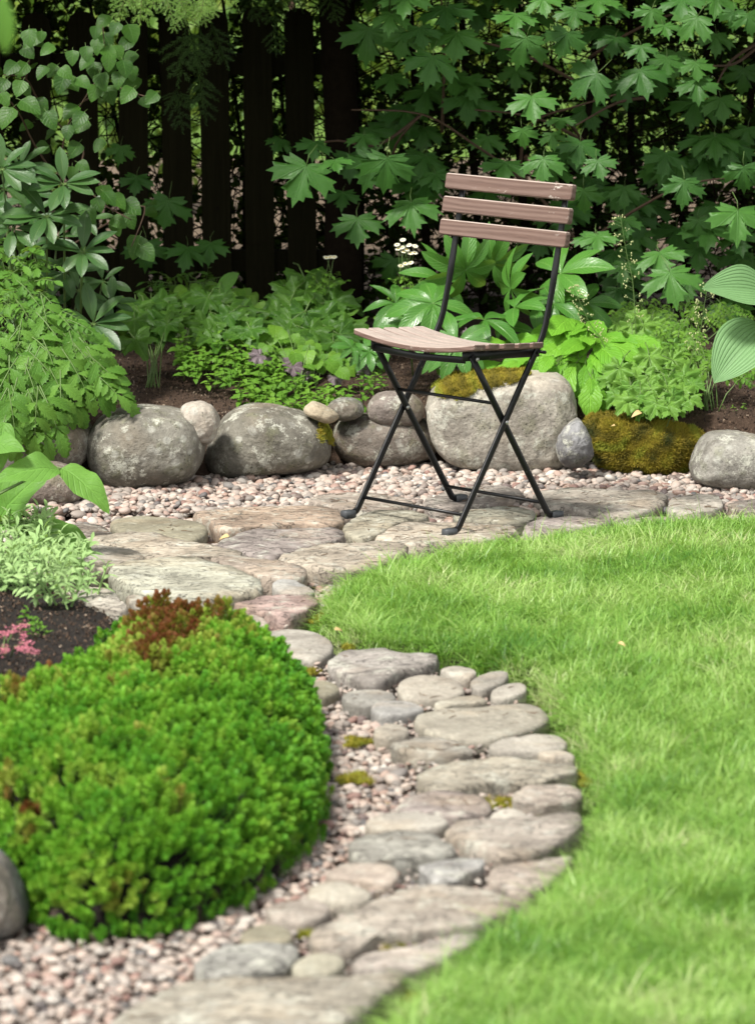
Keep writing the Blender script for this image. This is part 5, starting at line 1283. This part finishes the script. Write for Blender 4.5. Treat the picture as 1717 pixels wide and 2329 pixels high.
# ------------------------------------------------------------ lawn grass
GT = [tuft(900+i, 12, .060, .018, .0028, M_grass, 3, 1.5, 'grass_tuft') for i in range(6)] + [tuft(950+i, 3, .10, .010, .0030, M_grass, 3, .7, 'grass_tuft') for i in range(2)]
pts = []
x0, x1, y0, y1 = -.35, 1.75, 5.25, 10.25
N = int((x1-x0)*(y1-y0)*5200)
for i in range(N):
    x, y = U(x0, x1), U(y0, y1)
    if abs(x) > .1 + y*.088 + .45: continue
    if not inside(x, y, LAWN): 
        continue
    d = edge_dist(x, y, LAWN)
    tn = .50 + .45*ns(x, y, 0, 3.5) + .45*ns(x, y, 6, 13) + U(-.2,.2) + (.15 + U(-.1, .45))*smooth(1-d/.07)
    h = U(.65, 1.15) * (.75 + .25*smooth(d/.08)); h *= 1 + .25*ns(x, y, 8, 7)
    pk = R.randrange(6) if R.random() > .035 + .08*(1 - smooth(d/.12)) else R.choice((6, 7))
    pts.append(((x, y, gz(x, y) - .006), (U(-.25,.25), U(-.25,.25), U(0, 6.28)), h, pk, max(0, min(1, tn))))
scatter('grass', pts, GT, label='soft bright green lawn grass')
# clover leaves and weeds along the lawn edge
CL_ = []
for i in range(3):
    mb = MB(); r = random.Random(i)
    for k in range(3):
        M = Matrix.Translation((0,0,.6)) @ Matrix.Rotation(2.09*k+r.uniform(-.2,.2), 4, 'Z') @ Matrix.Rotation(.2, 4, 'X'); blade(mb, .55, .55, 4, obov, .2, .2, M=M, cols=1)
    mb.tube([(0,0,0),(0,0,.6)], .03, 4, 1, False); CL_.append(mb.mesh('clover', [M_herb, M_gstem]))
pts = []
for j in range(len(LAWN)):
    A_, B_ = LAWN[j-1], LAWN[j]
    if max(A_[0], B_[0]) > 1.3 or min(A_[1], B_[1]) < 5: continue
    L = sqrt((A_[0]-B_[0])**2 + (A_[1]-B_[1])**2)
    for k in range(int(L*420)):
        t_ = R.random(); x, y = A_[0]+(B_[0]-A_[0])*t_+U(-.035,.035), A_[1]+(B_[1]-A_[1])*t_+U(-.03,.03)
        if ns(x, y, 3, 5) < -.1: continue
        pts.append(((x, y, gz(x, y)), (U(-.4,.4), U(-.4,.4), U(0,6)), U(.014,.030), R.randrange(3), 0))
scatter('clover', pts, CL_, label='small clover and weeds along the lawn edge')
# moss and weeds in the joints of the path
pts = []
for px, py, r_, n in [(1010,1597,26,160),(935,1628,20,90),(812,1690,26,80),(1140,1830,30,150),(1010,1857,26,90),(1080,1862,16,50),(810,1774,28,120),(960,1975,16,60),(1210,1842,60,160),(1140,1683,26,70),(700,1530,22,40),(760,2070,22,50),(690,2130,14,50),(900,2155,40,70),(1300,1776,36,190),(1080,1697,12,50),(930,2275,40,90),(725,1405,30,70),(790,1475,14,30),(660,2235,16,20)]:
    for k in range(n):
        a = U(0, 6.28); q = r_*sqrt(R.random())*(1+.5*sin(a*3+px)); c = G(px+q*cos(a), py+q*sin(a)*.28, -.016)
        pts.append((tuple(c), (U(-.5,.5), U(-.5,.5), U(0,6)), U(.6, 1.3), R.randrange(4), U(.55, 1)))
scatter('path_moss', pts, MOSS, label='patches of yellow green moss in the joints of the path')
# soil crumbs and bark bits
CR = []
M_lit = plain_mat('litter_brown', (.13, .075, .035), .8, 60, .5)
for i in range(4):
    r = random.Random(i+40); mb = MB(); v = [Vector((r.uniform(-1,1), r.uniform(-.6,.6), r.uniform(-.4,.4))) for _ in range(7)]
    import bmesh
    bm = bmesh.new()
    for q in v: bm.verts.new(q)
    bmesh.ops.convex_hull(bm, input=bm.verts); me = bpy.data.meshes.new('crumb'); bm.to_mesh(me); bm.free(); me.materials.append(M_crumb if 'M_crumb' in globals() else None); CR.append(me)
M_crumb = inst_ramp_mat('soil_crumb', [(0, (.018,.012,.009)), (.6, (.06,.038,.025)), (.9, (.13,.085,.055)), (1, (.30,.24,.18))], .9)
for me in CR: me.materials.clear(); me.materials.append(M_crumb)
pts = []
for i in range(26000):
    x, y = U(-1.1, 1.15), U(10.85, 12.0)
    if y < bed_front(x): continue
    pts.append(((x, y, gz(x, y) + U(-.002,.004)), (U(0,6), U(0,6), U(0,6)), .004*U(.5, 1.8), R.randrange(4), 0))
for i in range(9000):
    x, y = U(-1.0, -.35), U(7.3, 9.2)
    if not inside(x, y, PLAT): continue
    pts.append(((x, y, gz(x, y) + U(-.002,.004)), (U(0,6), U(0,6), U(0,6)), .0045*U(.5, 1.8), R.randrange(4), 0))
scatter('soil_crumbs', pts, CR, label='crumbs of dark soil and bark on the beds')

# litter of needles and twig bits
LT = []
for i in range(4):
    mb = MB(); mb.tube([(-1, 0, 0), (-.3, U(-.15,.15), .03), (.4, U(-.2,.2), .02), (1, U(-.2,.2), 0)], [.05, .06, .05, .03], 4, 0, False); LT.append(mb.mesh('litter_bit', M_lit))
pts = []
while len(pts) < 1500:
    x, y = U(-1.05, 1.1), U(5.6, 10.9)
    if inside(x, y, LAWN) or inside(x, y, MOUND) or not inside(x, y, GRAV): continue
    pts.append(((x, y, U(.004, .010) if blocked(x, y) else -.022), (U(-.15,.15), U(-.15,.15), U(0, 6.28)), U(.004, .016), R.randrange(4), 0))
scatter('litter', pts, LT, label='fine litter of needles and twig bits on path and gravel')
# fallen leaves
FLm = simple_leaf('fallen_leaf', M_dead, 1.0, .6, ovate, 5, 2, fold=.4, droop=.4)
for lab, p, s in [('pale dry leaf lying on the heuchera above the mossy boulder', P(1458, 938, 10.84), 26), ('small tan fallen leaf on the mossy boulder', P(1398, 968, 10.74), 14), ('dry brown leaf at the lawn corner beside the rounded cobble', G(760, 1432, .02), 22), ('small yellow leaf on the path between the purple slate and the olive stone', G(522, 1220, .01), 24), ('orange brown leaf on the gravel beside the purple cobble', G(880, 1828, .0), 26), ('pale tan fallen leaf lying in the far lawn', G(1405, 1462, .05), 20)]:
    o = ob('fallen_leaf', R.choice(FLm), None, frame(p, (U(-1,1), U(-.5,.5), .05), (.1, -.5, 1), s*p.y/F), lab, 'leaf', group='fallen leaves')
OLf = simple_leaf('overhanging_leaf', M_comf, 1.0, .34, lance, 8, 1, fold=.2, droop=.2)
# blurred leaf hanging near the camera at the top left
t = thing('overhanging_twig', P(-60, -60, 5.2), 'blurred bright green leaf hanging close to the camera at the top left corner', 'plant')
branch(t, [(-260,-160),(-120,-90),(-40,-50),(10,-20)], 5.2, 5.2, .002, .0015)
for jx, jy, tx, ty in [(-8,-40,20,118),(-60,-50,-30,60),(-110,-80,-90,60)]:
    a, b_ = P(jx, jy, 5.2), P(tx, ty, 5.18); ob('leaf', OLf[0], t, frame(a, b_-a, (.2,-1,.5), (b_-a).length))
